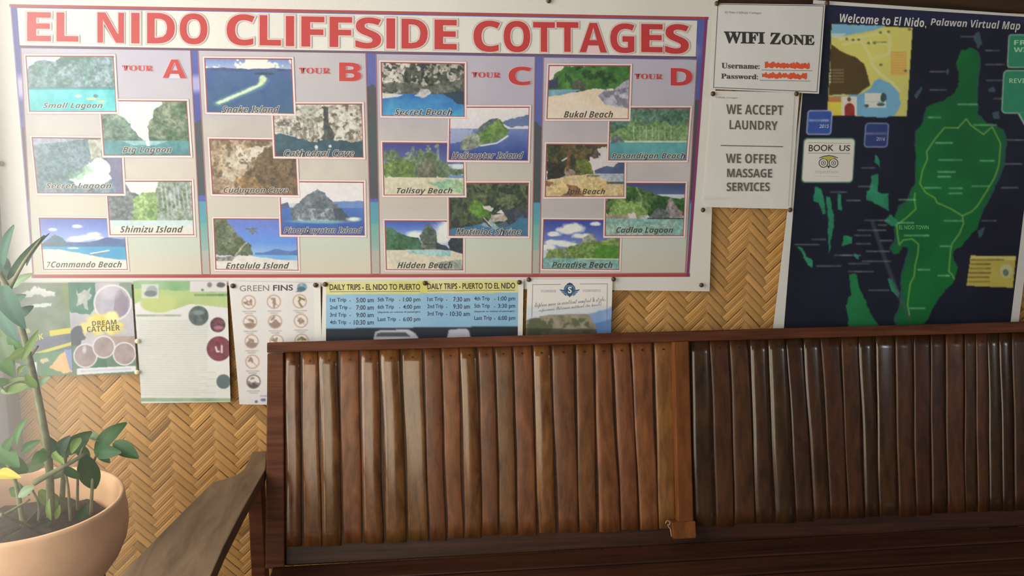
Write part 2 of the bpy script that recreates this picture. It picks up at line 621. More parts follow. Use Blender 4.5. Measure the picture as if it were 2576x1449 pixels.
def wall_right():
    bm = bmesh.new()
    for lo, hi in (((XR, -4.6, 0), (XR+0.1, -3.1, ZC)), ((XR, -2.1, 0), (XR+0.1, 0.2, ZC)), ((XR, -3.1, 0), (XR+0.1, -2.1, 1.2)), ((XR, -3.1, 2.3), (XR+0.1, -2.1, ZC))):
        r = bmesh.ops.create_cube(bm, size=1.0)
        for v in r['verts']: v.co = Vector((lo[i]+(v.co[i]+0.5)*(hi[i]-lo[i]) for i in range(3)))
    me = bpy.data.meshes.new('m'); bm.to_mesh(me); bm.free()
    return me


structure('wall_right', wall_right(), M_SIDE)

# woven bamboo matting: a 4-over-4 twill laid at 45 degrees, every float a slightly arched strip
def weave():
    rng = np.random.RandomState(5)
    w = 0.0188; n = 4
    x0, x1, z0, z1 = XL-0.02, XR, 0.0, 2.05
    V = []; Cc = []; UV = []; Fc = []
    c45 = math.sqrt(0.5)
    na, nl = 5, 7
    ta = np.linspace(-1, 1, na); tl = np.linspace(0, 1, nl)
    arch = 1-0.55*ta**2
    TA, TL = np.meshgrid(ta, tl)
    dip = np.clip(np.minimum(TL, 1-TL)/0.10, 0, 1)
    H = 0.0010+0.0030*dip*(1-0.45*TA**2)
    grid = np.arange(na*nl).reshape(nl, na)
    fq = np.stack([grid[:-1, :-1], grid[:-1, 1:], grid[1:, 1:], grid[1:, :-1]], -1).reshape(-1, 4)
    base = lin((206, 158, 96))
    P0 = (x0+z0)*c45; P1 = (x1+z1)*c45
    Q0 = (-x1+z0)*c45; Q1 = (-x0+z1)*c45
    tone = {}
    k = 0
    for fam in (0, 1):
        A0, A1 = (Q0, Q1) if fam == 0 else (P0, P1)
        B0, B1 = (P0, P1) if fam == 0 else (Q0, Q1)
        for i in range(int(A0/w)-1, int(A1/w)+2):
            st = (0.92+0.16*rng.rand())
            hue = rng.uniform(-0.05, 0.05)
            phase = i % (2*n)
            j0 = int(B0/w)-2*n
            for j in range(j0, int(B1/w)+2):
                # family 0 floats where (i-j) mod 8 < 4; family 1 where its partner does not
                if fam == 0:
                    start = ((i-j) % (2*n)) == n-1     # first cell of a run as j grows
                else:
                    start = ((j-i) % (2*n)) == n
                if not start: continue
                ac = (i+0.5)*w; b0 = j*w-0.30*w; b1 = (j+n)*w+0.30*w
                bm_ = (b0+b1)/2
                cx = (bm_-ac)*c45 if fam == 0 else (ac-bm_)*c45
                cz = (bm_+ac)*c45
                if cx < x0-0.03 or cx > x1+0.03 or cz < z0-0.03 or cz > z1+0.03: continue
                a = ac+TA*w*0.485+rng.uniform(-0.0006, 0.0006); b = b0+TL*(b1-b0)+rng.uniform(-0.002, 0.002)
                X = (b-a)*c45 if fam == 0 else (a-b)*c45
                Z = (b+a)*c45
                vv = np.stack([X, -H-rng.uniform(0, 0.0006), Z], -1).reshape(-1, 3)
                V.append(vv)
                cc = base*st*(0.90+0.2*rng.rand())*(1.06 if fam == 0 else 0.92)
                cc = cc*np.array([1+hue*0.3, 1, 1-hue])
                if rng.rand() < 0.03: cc = cc*0.62
                Cc.append(np.tile(cc, (len(vv), 1)))
                nu = 3 if fam == 0 else 1
                UV.append(np.stack([(TA*0.5+0.5)*nu*(1 if fam == 0 else 0.9)+(0 if fam == 0 else 0.05), TL*4+rng.rand()*50], -1).reshape(-1, 2))
                Fc.append(fq+k); k += len(vv)
    # the dark board behind the matting
    V.append(np.array([(x0-0.02, 0, z0), (x1, 0, z0), (x1, 0, ZC), (x0-0.02, 0, ZC), (x0-0.02, 0.06, z0), (x1, 0.06, z0), (x1, 0.06, ZC), (x0-0.02, 0.06, ZC)], float))
    Cc.append(np.tile(lin((96, 66, 36)), (8, 1))); UV.append(np.zeros((8, 2)))
    Fc.append(np.array([(0, 1, 2, 3), (5, 4, 7, 6), (0, 3, 7, 4), (1, 5, 6, 2), (3, 2, 6, 7), (0, 4, 5, 1)])+k)
    return mesh(np.concatenate(V), np.concatenate(Fc), np.concatenate(Cc), smooth=True, uvs=np.concatenate(UV))


structure('wall_back', weave(), M_WEAVE)

# wooden beam along the head of the wall, and the grey post at its open left end
zb = float(at([(2300, 26)], 0)[0, 2])
structure('trim_1', box_me((XL, -0.0125, zb), (XR, -0.0045, zb+0.16), 0.002), M_BEAM)
px = at([(-70, 1000), (21, 1060)], -0.07)
structure('trim_2', box_me((float(px[0, 0]), -0.07, 0.0), (float(px[1, 0]), -0.0045, ZC), 0.004), M_POST)

# ================================================================== the tour banner
YB = -0.0165          # the plane the banner hangs in, just clear of the matting
BW = (222, 212, 188)  # paper white as it looks in the photo beside the pictures


def photo_canvas(kind):
    c = Canvas(220, 140, (200, 200, 190), seed=sum(ord(k) for k in kind)*7)
    K = kind
    if K == 'small_lagoon':
        c.grad(0, (236, 240, 232), .6, (226, 232, 224))
        c.poly([(0, .16), (.08, .13), (.12, .06), (.22, .05), (.32, .07), (.38, .02), (.5, -.1), (1.1, -.1), (1.1, .62), (-.1, .58)], (84, 126, 108), (132, 152, 146), 7, .02)
        c.scat(c.mask_poly([(.1, .1), (1, .0), (1, .55), (.1, .5)]), (160, 172, 164), 16, .62, .5)
        c.rect(0, .575, 1, 1, (66, 178, 168), (120, 210, 194), 6)
        c.rect(0, .56, 1, .60, (60, 120, 120), k=.6)
        c.ell(.57, .72, .045, .022, (250, 246, 180)); c.ell(.72, .77, .06, .02, (240, 226, 130)); c.ell(.84, .82, .05, .02, (232, 212, 110))
        c.ell(.78, .72, .03, .03, (90, 100, 80), k=.7)
    elif K == 'big_lagoon':
        c.grad(0, (222, 224, 206), .8, (238, 236, 208))
        c.poly([(-.1, .14), (.18, .20), (.26, .3), (.33, .45), (.42, .62), (.47, .72), (.47, .78), (-.1, .78)], (74, 104, 84), (132, 146, 120), 8, .02)
        c.poly([(1.1, -.1), (.74, -.1), (.72, .04), (.62, .16), (.60, .30), (.54, .40), (.52, .74), (1.1, .76)], (72, 98, 68), (146, 152, 118), 9, .02)
        c.rect(0, .73, 1, 1, (64, 116, 112), (98, 150, 142), 8)
        c.poly([(.2, .74), (.75, .74), (.6, .82), (.35, .82)], (170, 204, 190), k=.7)
        c.poly([(.485, .6), (.53, .6), (.54, .84), (.5, .84)], (240, 240, 218), k=.9)
    elif K == 'secret_lagoon':
        c.a[:] = (104, 126, 124)
        c.put(np.ones(c.X.shape), (92, 120, 116), (132, 146, 144), 5)
        c.poly([(0, 0), (.62, 0), (.3, .06), (0, .12)], (196, 190, 190), k=.6)
        c.poly([(.62, 0), (.8, 0), (.78, .4), (.66, .36)], (206, 202, 178), (160, 160, 132), 14, .02)
        c.poly([(.62, .42), (.76, .34), (.86, .48), (.88, .74), (.7, .85), (.42, .86), (.38, .74), (.55, .64)], (244, 248, 216), (214, 232, 190), 8, .03)
        c.poly([(.4, .62), (.64, .5), (.66, .6), (.5, .74), (.36, .76)], (140, 176, 142), k=.7, rough=.02)
        c.poly([(.84, .35), (1.1, .2), (1.1, 1.1), (.92, 1.1), (.86, .6)], (116, 114, 130), (134, 130, 144), 8, .02)
    elif K == 'shimizu':
        c.a[:] = (240, 232, 208)
        c.poly([(-.1, -.1), (.2, .04), (.3, .2), (.42, .26), (.46, .5), (.4, .74), (-.1, .74)], (104, 112, 100), (134, 134, 132), 8, .02)
        c.poly([(.3, .3), (.42, .2), (.6, .2), (.66, .74), (.28, .74)], (124, 154, 84), (160, 180, 114), 10, .02)
        c.poly([(.62, -.1), (.98, -.1), (1.1, .74), (.6, .74), (.58, .3)], (112, 130, 94), (172, 174, 158), 12, .02)
        for i in range(7): c.line([(.64+.05*i, .05+.06*(i % 3)), (.66+.05*i, .5+.05*(i % 2))], .008, (206, 204, 196), .6)
        c.rect(0, .73, 1, .84, (190, 208, 190), (206, 214, 196), 6)
        c.grad(.83, (216, 214, 190), 1.0, (224, 208, 178))
    elif K == 'commando':
        c.grad(0, (96, 112, 170), .5, (168, 186, 214))
        for x, y, r in ((.14, .21, .05), (.45, .14, .06), (.55, .36, .1), (.64, .30, .08), (.42, .40, .1), (.7, .38, .06)):
            c.ell(x, y, r, r*.55, (240, 238, 226), soft=.7, rough=.2)
        c.poly([(-.1, .56), (.06, .42), (.16, .30), (.26, .38), (.3, .48), (1.1, .38), (1.1, .6), (-.1, .6)], (72, 100, 110), (110, 130, 140), 8, .01)
        c.poly([(.3, .46), (.6, .46), (.78, .36), (1.1, .42), (1.1, .56), (.3, .56)], (70, 96, 134), (92, 120, 150), 9)
        c.rect(0, .55, 1, .8, (84, 168, 182), (64, 150, 178), 5)
        c.poly([(-.1, .60), (.2, .60), (.5, .70), (1.1, .86), (1.1, 1.1), (-.1, 1.1)], (222, 210, 180), (228, 220, 192), 4, .01)
        c.ell(.37, .58, .07, .015, (234, 240, 236)); c.poly([(.55, .71), (.78, .63), (.8, .66), (.62, .73)], (110, 130, 136)); c.line([(.58, .69), (.8, .62)], .012, (230, 232, 220))
    elif K == 'snake':
        c.grad(0, (120, 140, 176), .2, (176, 186, 190))
        c.scat((c.Y < .2).astype(float), (232, 230, 214), 8, .5)
        c.poly([(-.1, .17), (.2, .15), (.5, .18), (.8, .15), (1.1, .18), (1.1, .25), (-.1, .24)], (66, 80, 112), (84, 100, 126), 10, .008)
        c.grad(.22, (76, 96, 140), .55, (58, 86, 124)); c.grad(.55, (58, 86, 124), 1.0, (52, 92, 112))
        c.put((c.Y > .22).astype(float), (60, 88, 130), (78, 110, 126), 6, .5)
        c.line([(.12, .84), (.4, .64), (.62, .50), (.68, .38)], .05, (120, 160, 150), .6)
        c.line([(.13, .83), (.4, .64), (.62, .48), (.68, .36)], .026, (212, 222, 172))
        c.ell(.66, .37, .04, .08, (204, 214, 160), soft=.6); c.ell(.68, .26, .12, .025, (56, 78, 86))
    elif K == 'cathedral':
        c.put(np.ones(c.X.shape), (206, 194, 168), (150, 138, 116), 6)
        c.scat(np.ones(c.X.shape), (98, 92, 76), 18, .60, .8); c.scat(np.ones(c.X.shape), (226, 214, 188), 26, .60, .8)
        c.poly([(.55, .02), (.62, .04), (.62, .3), (.68, .6), (.66, .75), (.54, .75), (.56, .4)], (62, 66, 62), (84, 86, 80), 8, .015)
        c.poly([(.3, .06), (.45, .0), (.5, .3), (.4, .5), (.34, .3)], (134, 138, 110), k=.5, rough=.03)
        for i in range(9): c.line([(.08+.05*i, .3), (.1+.05*i, .62)], .006, (110, 104, 90), .6)
        c.poly([(-.1, .52), (.2, .64), (.45, .7), (.68, .70), (1.1, .70), (1.1, 1.1), (-.1, 1.1)], (48, 74, 82), (66, 96, 100), 9, .03)
        c.ell(.47, .82, .02, .04, (210, 208, 196), soft=.5); c.ell(.63, .8, .018, .03, (210, 208, 196), soft=.5)
    elif K == 'cudugnon':
        c.put(np.ones(c.X.shape), (188, 160, 124), (140, 116, 88), 5)
        c.poly([(.1, .3), (.3, .2), (.5, .12), (.6, .3), (.4, .45), (.3, .8), (.12, .7)], (216, 200, 164), (170, 150, 116), 9, .03)
        c.scat(np.ones(c.X.shape), (110, 92, 66), 14, .62, .7); c.scat(c.mask_poly([(.3, .1), (.7, .1), (.6, .4), (.3, .4)]), (230, 216, 186), 20, .55, .8)
        c.poly([(.55, .25), (.75, .1), (1.1, .0), (1.1, 1.1), (.4, 1.1), (.3, .7), (.5, .5)], (128, 104, 72), (96, 80, 60), 7, .03)
        c.poly([(.25, .72), (.5, .68), (.6, .9), (.3, .95)], (170, 130, 76), k=.5, rough=.03)
    elif K == 'pinag':
        c.grad(0, (222, 212, 194), .4, (226, 214, 200))
        c.poly([(.4, .42), (.7, .36), (1.1, .34), (1.1, .52), (.4, .52)], (120, 144, 176), (104, 130, 166), 6, .01)
        c.grad(.48, (78, 112, 164), 1.0, (48, 72, 132))
        c.put((c.Y > .48).astype(float), (56, 84, 146), (92, 128, 172), 8, .35)
        c.poly([(.0, .42), (.08, .38), (.1, .48), (.0, .5)], (90, 100, 116))
        c.poly([(.1, .50), (.22, .36), (.34, .22), (.44, .12), (.52, .18), (.6, .34), (.68, .40), (.72, .52), (.8, .62), (.86, .72), (.8, .74), (.14, .74)], (92, 100, 98), (128, 134, 132), 9, .018)
        c.scat(c.mask_poly([(.2, .5), (.7, .5), (.6, .74), (.2, .74)]), (180, 180, 170), 16, .6, .6)
        c.poly([(.62, .5), (.72, .48), (.86, .72), (.66, .76)], (66, 76, 84), k=.8, rough=.01)
        c.ell(.45, .75, .32, .035, (150, 190, 180), soft=.8, k=.7); c.ell(.88, .7, .08, .04, (214, 220, 190), soft=.8)
    elif K == 'entalula':
        c.grad(0, (104, 120, 178), .45, (100, 140, 196)); c.grad(.45, (100, 140, 196), .72, (156, 180, 206))
        c.poly([(-.1, -.1), (.14, -.02), (.24, .2), (.34, .4), (.46, .58), (.46, .72), (-.1, .74)], (86, 92, 62), (116, 122, 94), 10, .03)
        c.poly([(.48, .66), (.62, .64), (.76, .58), (.86, .62), (1.1, .58), (1.1, .74), (.48, .72)], (84, 112, 156), (98, 126, 166), 8, .012)
        c.rect(.4, .71, 1.1, .80, (110, 160, 200), (128, 176, 204), 5)
        c.poly([(.2, .80), (.35, .72), (.6, .76), (1.1, .86), (1.1, 1.1), (-.1, 1.1), (-.1, .86)], (228, 214, 190), (216, 206, 184), 5, .01)
        c.poly([(0, .76), (.24, .74), (.2, .84), (0, .84)], (110, 104, 86), k=.7, rough=.01)
        c.line([(.24, .72), (.32, .56), (.38, .46)], .012, (176, 160, 130))
        for dx, dy in ((-.07, -.02), (.05, -.03), (-.04, .05), (.05, .05), (0, .08), (.0, -.04)): c.line([(.46, .2), (.46+dx, .2+dy)], .012, (106, 110, 100))
    elif K == 'secret_beach':
        c.put(np.ones(c.X.shape), (204, 192, 166), (150, 142, 124), 7)
        c.scat(np.ones(c.X.shape), (66, 72, 56), 13, .50, .9); c.scat(np.ones(c.X.shape), (44, 52, 50), 20, .62, .9)
        c.poly([(0, .35), (.4, .4), (.6, .42), (1.1, .2), (1.1, .6), (.6, .58), (0, .56)], (70, 76, 62), (104, 104, 90), 14, .04, k=.8)
        c.scat(c.mask_poly([(0, 0), (.3, 0), (.25, .3), (0, .4)]), (222, 210, 184), 14, .45, .9)
        c.grad(.58, (36, 92, 150), 1.0, (70, 156, 180))
        c.put((c.Y > .58).astype(float), (40, 110, 166), (96, 170, 186), 9, .5)
        c.poly([(.76, .55), (1.1, .5), (1.1, .82), (.9, .76)], (40, 60, 68), k=.9, rough=.02)
        c.poly([(-.1, .56), (.26, .60), (.2, .64), (-.1, .70)], (214, 200, 176), rough=.01)
        c.poly([(.44, .58), (.48, .48), (.56, .48), (.6, .56), (.56, .6), (.5, .66), (.38, .62)], (222, 210, 190), (180, 172, 160), 9, .01)
    elif K == 'helicopter':
        c.grad(0, (228, 214, 196), .45, (214, 204, 196)); c.grad(.4, (150, 158, 184), 1.0, (34, 56, 118))
        c.put((c.Y > .4).astype(float), (64, 88, 142), (40, 62, 122), 6, .35)
        c.poly([(.0, .4), (.3, .42), (.2, .6), (0, .7)], (190, 188, 192), k=.6, rough=.03)
        c.poly([(.66, .28), (.8, .2), (1.1, .1), (1.1, .36), (.8, .36)], (92, 108, 140), (112, 126, 148), 9, .02)
        c.poly([(.34, .46), (.42, .3), (.55, .2), (.64, .22), (.68, .32), (.76, .42), (.72, .54), (.55, .66), (.38, .72)], (84, 112, 58), (126, 152, 80), 7, .012)
        c.poly([(.34, .46), (.42, .3), (.55, .2), (.62, .2), (.5, .34), (.4, .48)], (84, 96, 96), (104, 112, 110), 8, .01)
        c.line([(.4, .73), (.6, .68), (.74, .54)], .014, (216, 214, 184))
        c.poly([(.13, .66), (.2, .54), (.32, .48), (.38, .56), (.38, .74), (.26, .82), (.14, .80)], (112, 118, 96), (158, 160, 136), 10, .015)
    elif K == 'talisay':
        c.grad(0, (66, 68, 122), .4, (96, 106, 146))
        c.poly([(0, .2), (.14, .08), (.25, .3), (.5, .1), (.62, .12), (.8, .4), (1.1, .45), (1.1, .64), (0, .66)], (84, 98, 66), (112, 130, 96), 11, .05)
        c.scat(c.mask_poly([(0, .1), (.7, 0), (.7, .4), (0, .4)]), (128, 150, 110), 16, .56, .7)
        c.poly([(0, .42), (.2, .3), (.38, .4), (.4, .66), (0, .66)], (122, 144, 74), (92, 112, 60), 12, .03)
        c.poly([(.42, .42), (.52, .28), (.6, .3), (.68, .5), (.66, .68), (.44, .68)], (124, 120, 92), (96, 98, 78), 14, .02)
        c.ell(.95, .44, .1, .05, (210, 210, 206), soft=.6, rough=.1)
        c.poly([(-.1, .66), (1.1, .66), (1.1, 1.1), (-.1, 1.1)], (214, 200, 166), (206, 192, 152), 6)
        c.poly([(.55, .78), (.8, .70), (1.1, .72), (1.1, 1.0), (.9, .96)], (140, 182, 140), (176, 186, 128), 5, .02)
        c.poly([(.8, .62), (1.1, .6), (1.1, .67), (.8, .67)], (104, 140, 170))
    elif K == 'matinloc':
        c.put(np.ones(c.X.shape), (56, 70, 50), (88, 96, 66), 9)
        c.scat(np.ones(c.X.shape), (44, 54, 50), 12, .6, .8)
        c.poly([(.3, .3), (.44, .4), (.52, .62), (.36, .66), (.24, .5)], (104, 140, 56), (74, 110, 48), 9, .03)
        c.scat(c.mask_poly([(.3, 0), (1, 0), (1, .5), (.5, .5)]), (112, 120, 78), 14, .58, .7)
        c.poly([(.42, .42), (.52, .42), (.56, .48), (.54, .54), (.45, .48)], (206, 196, 168), rough=.012)
        c.poly([(.6, .56), (.66, .5), (.71, .58)], (220, 210, 190))
        c.poly([(.52, .6), (.7, .58), (.78, .66), (.66, .74), (.5, .74)], (196, 180, 150), (150, 138, 120), 12, .02)
        c.poly([(.7, .5), (1.1, .4), (1.1, .8), (.76, .74)], (50, 60, 64), (78, 84, 84), 9, .03)
        c.poly([(-.1, .9), (.36, .8), (.46, .72), (.6, .84), (.8, .78), (.9, .66), (1.1, .62), (1.1, 1.1), (-.1, 1.1)], (76, 124, 140), (58, 98, 122), 8, .02)
        c.poly([(.38, .8), (.5, .7), (.64, .84), (.56, .9)], (160, 186, 184), k=.7, rough=.02)
        c.line([(.42, .66), (.53, .84)], .014, (84, 64, 54)); c.line([(.435, .655), (.545, .83)], .008, (200, 184, 160))
        c.poly([(.62, .78), (.72, .72), (.8, .82), (.7, .84)], (84, 92, 106), rough=.01)
    elif K == 'hidden':
        c.grad(0, (66, 92, 160), .5, (170, 184, 206))
        c.ell(.82, .18, .2, .2, (226, 222, 212), soft=.7, rough=.2); c.ell(.38, .28, .12, .09, (222, 222, 218), soft=.7, rough=.2); c.ell(.72, .36, .12, .1, (220, 216, 208), soft=.7)
        c.poly([(-.1, .14), (.08, .14), (.2, .26), (.3, .3), (.42, .34), (.5, .62), (-.1, .62)], (54, 90, 58), (84, 120, 90), 10, .02)
        c.poly([(.44, .6), (.45, .3), (.52, .06), (.58, .04), (.64, .2), (.66, .4), (.7, .6)], (76, 88, 74), (108, 116, 100), 12, .015)
        c.scat(c.mask_poly([(.46, .4), (.66, .4), (.68, .6), (.46, .62)]), (150, 146, 120), 22, .6, .7)
        c.poly([(.66, .42), (.8, .52), (.86, .6), (.66, .62)], (58, 72, 74), rough=.015)
        c.poly([(.82, .42), (.9, .3), (1.1, .3), (1.1, .8), (.86, .76)], (42, 56, 58), (60, 72, 66), 8, .02)
        c.poly([(-.1, .60), (.6, .58), (.86, .60), (1.1, .72), (1.1, 1.1), (-.1, 1.1)], (218, 204, 168), (206, 194, 160), 5)
        c.poly([(.25, .6), (.6, .58), (.86, .6), (.84, .72), (.6, .72), (.3, .66)], (140, 178, 170), (176, 200, 184), 6, .012)
        c.poly([(.6, .88), (1.1, .74), (1.1, 1.1), (.8, 1.1)], (128, 140, 124), k=.7, rough=.02)
    elif K == 'bukal':
        c.a[:] = (226, 208, 184)
        c.poly([(.02, .25), (.1, .14), (.2, 0), (1.1, -.1), (1.1, .46), (.6, .44), (0, .5)], (52, 98, 44), (92, 132, 66), 9, .03)
        c.scat(c.mask_poly([(.2, 0), (1, 0), (1, .4), (.2, .4)]), (40, 66, 42), 9, .55, .7)
        c.poly([(0, .3), (.1, .18), (.12, .4), (.0, .46)], (62, 68, 84), rough=.02); c.poly([(.26, .4), (.34, .26), (.46, .3), (.5, .46), (.3, .5)], (104, 106, 84), (76, 84, 66), 10, .03)
        c.poly([(-.1, .44), (.4, .44), (.2, .56), (-.1, .6)], (96, 138, 146), (150, 180, 180), 5, .01)
        c.poly([(-.1, .60), (.2, .54), (.5, .44), (.8, .46), (1.1, .6), (1.1, 1.1), (-.1, 1.1)], (224, 200, 160), (230, 208, 178), 4, .01)
        c.poly([(.62, .56), (.72, .44), (.8, .46), (.96, .28), (1.1, .2), (1.1, .82), (.84, .78), (.7, .72)], (150, 142, 144), (196, 188, 182), 9, .015)
        c.scat(c.mask_poly([(.66, .5), (1, .4), (1, .8), (.8, .76)]), (112, 106, 112), 10, .58, .7)
    elif K == 'pasandigan':
        c.put(np.ones(c.X.shape), (84, 116, 86), (104, 132, 104), 8)
        c.scat(np.ones(c.X.shape), (58, 90, 70), 9, .55, .7); c.rect(0, 0, 1, .05, (120, 120, 122), k=.4)
        c.poly([(.0, .62), (.05, .44), (.2, .36), (.3, .2), (.4, .34), (.6, .24), (.8, .32), (1.1, .3), (1.1, .64), (0, .64)], (134, 156, 102), (104, 134, 76), 12, .04)
        for i in range(7): c.line([(.3+.08*i, .34), (.31+.08*i, .6)], .006, (196, 192, 166), .7)
        c.rect(0, .62, 1, .67, (208, 208, 180), (180, 190, 160), 12)
        c.rect(0, .66, 1, 1, (106, 168, 150), (78, 138, 138), 5)
        c.poly([(0, .56), (.12, .52), (.2, .66), (0, .68)], (116, 124, 112), rough=.02)
    elif K == 'ipil':
        c.a[:] = (216, 202, 186)
        c.put(np.ones(c.X.shape), (214, 200, 184), (204, 194, 178), 4)
        c.poly([(0, -.1), (.9, -.1), (.6, .1), (.56, .4), (.62, .58), (.3, .66), (0, .7)], (76, 74, 46), (104, 90, 56), 11, .05)
        c.scat(c.mask_poly([(0, 0), (.5, 0), (.5, .5), (0, .7)]), (54, 62, 44), 12, .5, .8)
        c.scat(c.mask_poly([(.5, 0), (1, 0), (1, .14), (.5, .3)]), (70, 60, 50), 16, .55, .8)
        c.poly([(.4, .3), (.54, .3), (.62, .56), (.42, .58)], (120, 128, 62), (90, 100, 50), 12, .03)
        c.poly([(0, .3), (.2, .4), (.26, .62), (.2, .72), (0, .72)], (56, 54, 46), rough=.02); c.poly([(.24, .44), (.34, .46), (.36, .58), (.24, .62)], (182, 160, 136), (130, 110, 92), 14, .02)
        c.line([(.2, .3), (.27, .24)], .012, (214, 196, 168)); c.line([(.29, .1), (.27, .5)], .02, (124, 84, 60))
        c.poly([(.64, .5), (.74, .4), (.86, .42), (1.1, .2), (1.1, .64), (.64, .58)], (74, 84, 108), (92, 100, 124), 8, .02)
        c.poly([(.62, .56), (1.1, .56), (1.1, .76), (.8, .72), (.64, .62)], (150, 160, 166), (190, 190, 176), 6)
        c.poly([(-.1, .72), (.3, .6), (.62, .56), (.8, .7), (1.1, .74), (1.1, 1.1), (-.1, 1.1)], (204, 172, 110), (214, 190, 140), 5, .01)
        c.scat(c.mask_poly([(0, .7), (.4, .8), (.5, 1), (0, 1)]), (130, 84, 56), 12, .5, .8)
        c.line([(.54, .6), (.68, .6)], .016, (112, 120, 96)); c.line([(.8, .74), (1, .74)], .02, (84, 92, 90))
    elif K == 'cadlao':
        c.grad(0, (70, 80, 108), .2, (92, 104, 130))
        c.poly([(0, .04), (.2, .0), (.46, .1), (.64, .2), (1.1, .3), (1.1, .6), (0, .6)], (60, 92, 46), (96, 124, 66), 9, .02)
        c.poly([(.08, .3), (.18, .12), (.3, .3), (.5, .46), (.56, .62), (0, .64)], (110, 138, 64), (140, 162, 88), 10, .04)
        c.scat(c.mask_poly([(.2, .1), (1, .3), (1, .6), (.3, .6)]), (46, 70, 44), 11, .58, .7)
        c.line([(.38, .06), (.46, .28), (.44, .44)], .012, (144, 160, 110), .7)
        c.poly([(.76, .64), (.78, .3), (.82, .24), (.9, .4), (1.0, .56), (1.0, .66)], (134, 118, 108), (158, 142, 130), 12, .015)
        c.poly([(.56, .66), (.62, .5), (.7, .46), (.8, .54), (.82, .66)], (120, 122, 112), (70, 76, 70), 12, .02)
        c.poly([(0, .6), (.3, .58), (.5, .64), (.5, .68), (0, .7)], (186, 164, 128), (150, 136, 104), 14, .015)
        c.poly([(.3, .58), (.36, .56), (.4, .66), (.36, .76), (.3, .7)], (216, 198, 178), rough=.02)
        c.rect(0, .675, 1, 1, (160, 182, 152), (130, 170, 152), 5)
        c.line([(.55, .67), (1, .67)], .014, (60, 68, 60))
    elif K == 'paradise':
        c.grad(0, (60, 74, 140), .6, (130, 144, 180))
        for x, y, rx, ry in ((.36, .16, .15, .1), (.3, .2, .12, .07), (.14, .28, .08, .05), (.5, .32, .14, .06), (.18, .46, .2, .06), (.06, .56, .1, .06), (.68, .06, .07, .04), (.3, .5, .16, .05)):
            c.ell(x, y, rx, ry, (226, 220, 206), soft=.5, rough=.25)
        c.poly([(.46, .5), (.54, .34), (.6, .26), (.68, .3), (.74, .5)], (136, 134, 112), (156, 152, 130), 10, .02)
        c.poly([(.0, .8), (.08, .62), (.3, .56), (.5, .48), (.7, .42), (1.1, .34), (1.1, .82), (0, .82)], (102, 130, 58), (130, 148, 80), 11, .025)
        c.poly([(.66, .56), (.8, .5), (1.1, .52), (1.1, .8), (.7, .8)], (72, 124, 44), (116, 150, 62), 10, .03)
        c.scat(c.mask_poly([(.04, .6), (.5, .56), (.5, .8), (.04, .8)]), (130, 136, 110), 14, .55, .6)
        c.rect(0, .79, 1, 1, (122, 164, 146), (146, 178, 160), 5); c.line([(.5, .79), (1, .79)], .01, (214, 206, 176))
    n = c.nz(34, 3)[..., None]; n2 = c.nz(60, 2)[..., None]
    land = np.clip((205-c.a.mean(-1, keepdims=True))/60, 0.1, 1)*np.clip(1-(c.a[..., 2:]-c.a[..., 1:2]+4)/14, 0.12, 1)*np.clip(1-(c.a[..., 1:2]-c.a[..., :1]-30)/30, 0.15, 1)
    c.a = c.a*(1+land*((n-.5)*0.34+(n2-.5)*0.18))
    for _ in range(2):
        p = np.pad(c.a, ((1, 1), (1, 1), (0, 0)), mode='edge')
        c.a = sum(p[i:i+c.h, j:j+c.w]*w for i, j, w in ((1, 1, .36), (0, 1, .16), (2, 1, .16), (1, 0, .16), (1, 2, .16)))
    return c


def framed(kind, lw):
    """the painting inside its printed frame"""
    w, h = 236, 150
    out = np.empty((h, w, 3)); out[:] = (232, 206, 186)
    c = photo_canvas(kind)
    b = 8
    iy = np.linspace(0, c.h-1, h-2*b).astype(int); ix = np.linspace(0, c.w-1, w-2*b).astype(int)
    out[b:h-b, b:w-b] = c.a[np.ix_(iy, ix)]
    red = (150, 74, 68)
    out[b-3:b, b-3:w-b+3] = red; out[h-b:h-b+2, b-3:w-b+3] = red
    out[b-3:h-b+2, b-3:b] = red; out[b-3:h-b+2, w-b:w-b+2] = red
    out[:1, :] = (170, 118, 108); out[:, :1] = (176, 126, 114); out[-1:, :] = (150, 104, 92); out[:, -1:] = (150, 104, 92)
    return out


banner = empty('tour_banner', at([(900, 700)], YB)[0], 'large white vinyl banner with red heading and rows of captioned island pictures', 'banner')


def banner_base():
    # the vinyl sheet with its sky-to-beach backdrop between the columns
    q = [(-34, -60), (1807, -26), (1785, 733), (12, 712)]
    w, h = 360, 160
    u, v = np.meshgrid(np.linspace(0, 1, w), np.linspace(0, 1, h))
    a = np.empty((h, w, 3)); a[:] = (226, 216, 190)
    return sheet_me(q, YB, albedo(a, (226, 217, 192), 0.80))


obj('vinyl_sheet', banner_base(), banner, M_VINYL)
bq = [(27, 14), (1779, 46), (1731, 693), (84, 697)]


def backdrop():
    c = Canvas(400, 220, (90, 96, 150), seed=77)
    c.grad(0, (88, 96, 150), .42, (70, 74, 128)); c.put((c.Y < .42).astype(float), (74, 84, 146), (110, 112, 158), 5, .6)
    c.ell(.0, .30, .03, .04, (190, 180, 200), soft=.8); c.ell(.26, .28, .03, .03, (170, 160, 190), soft=.8); c.ell(.97, .13, .02, .04, (150, 140, 160), soft=.8)
    c.poly([(-.1, .46), (.25, .44), (.4, .3), (.52, .26), (.6, .44), (.75, .42), (1.1, .3), (1.1, .72), (-.1, .72)], (84, 76, 78), (70, 84, 78), 9, .03)
    c.grad(.72, (84, 146, 156), .8, (92, 158, 150)); c.grad(.8, (110, 166, 146), .9, (150, 172, 150)); c.grad(.9, (176, 172, 150), 1.0, (186, 170, 148))
    return c


c = backdrop()
obj('printed_backdrop', sheet_me(bq, YB-0.00015, albedo(c.a, BW)), banner, M_VINYL)


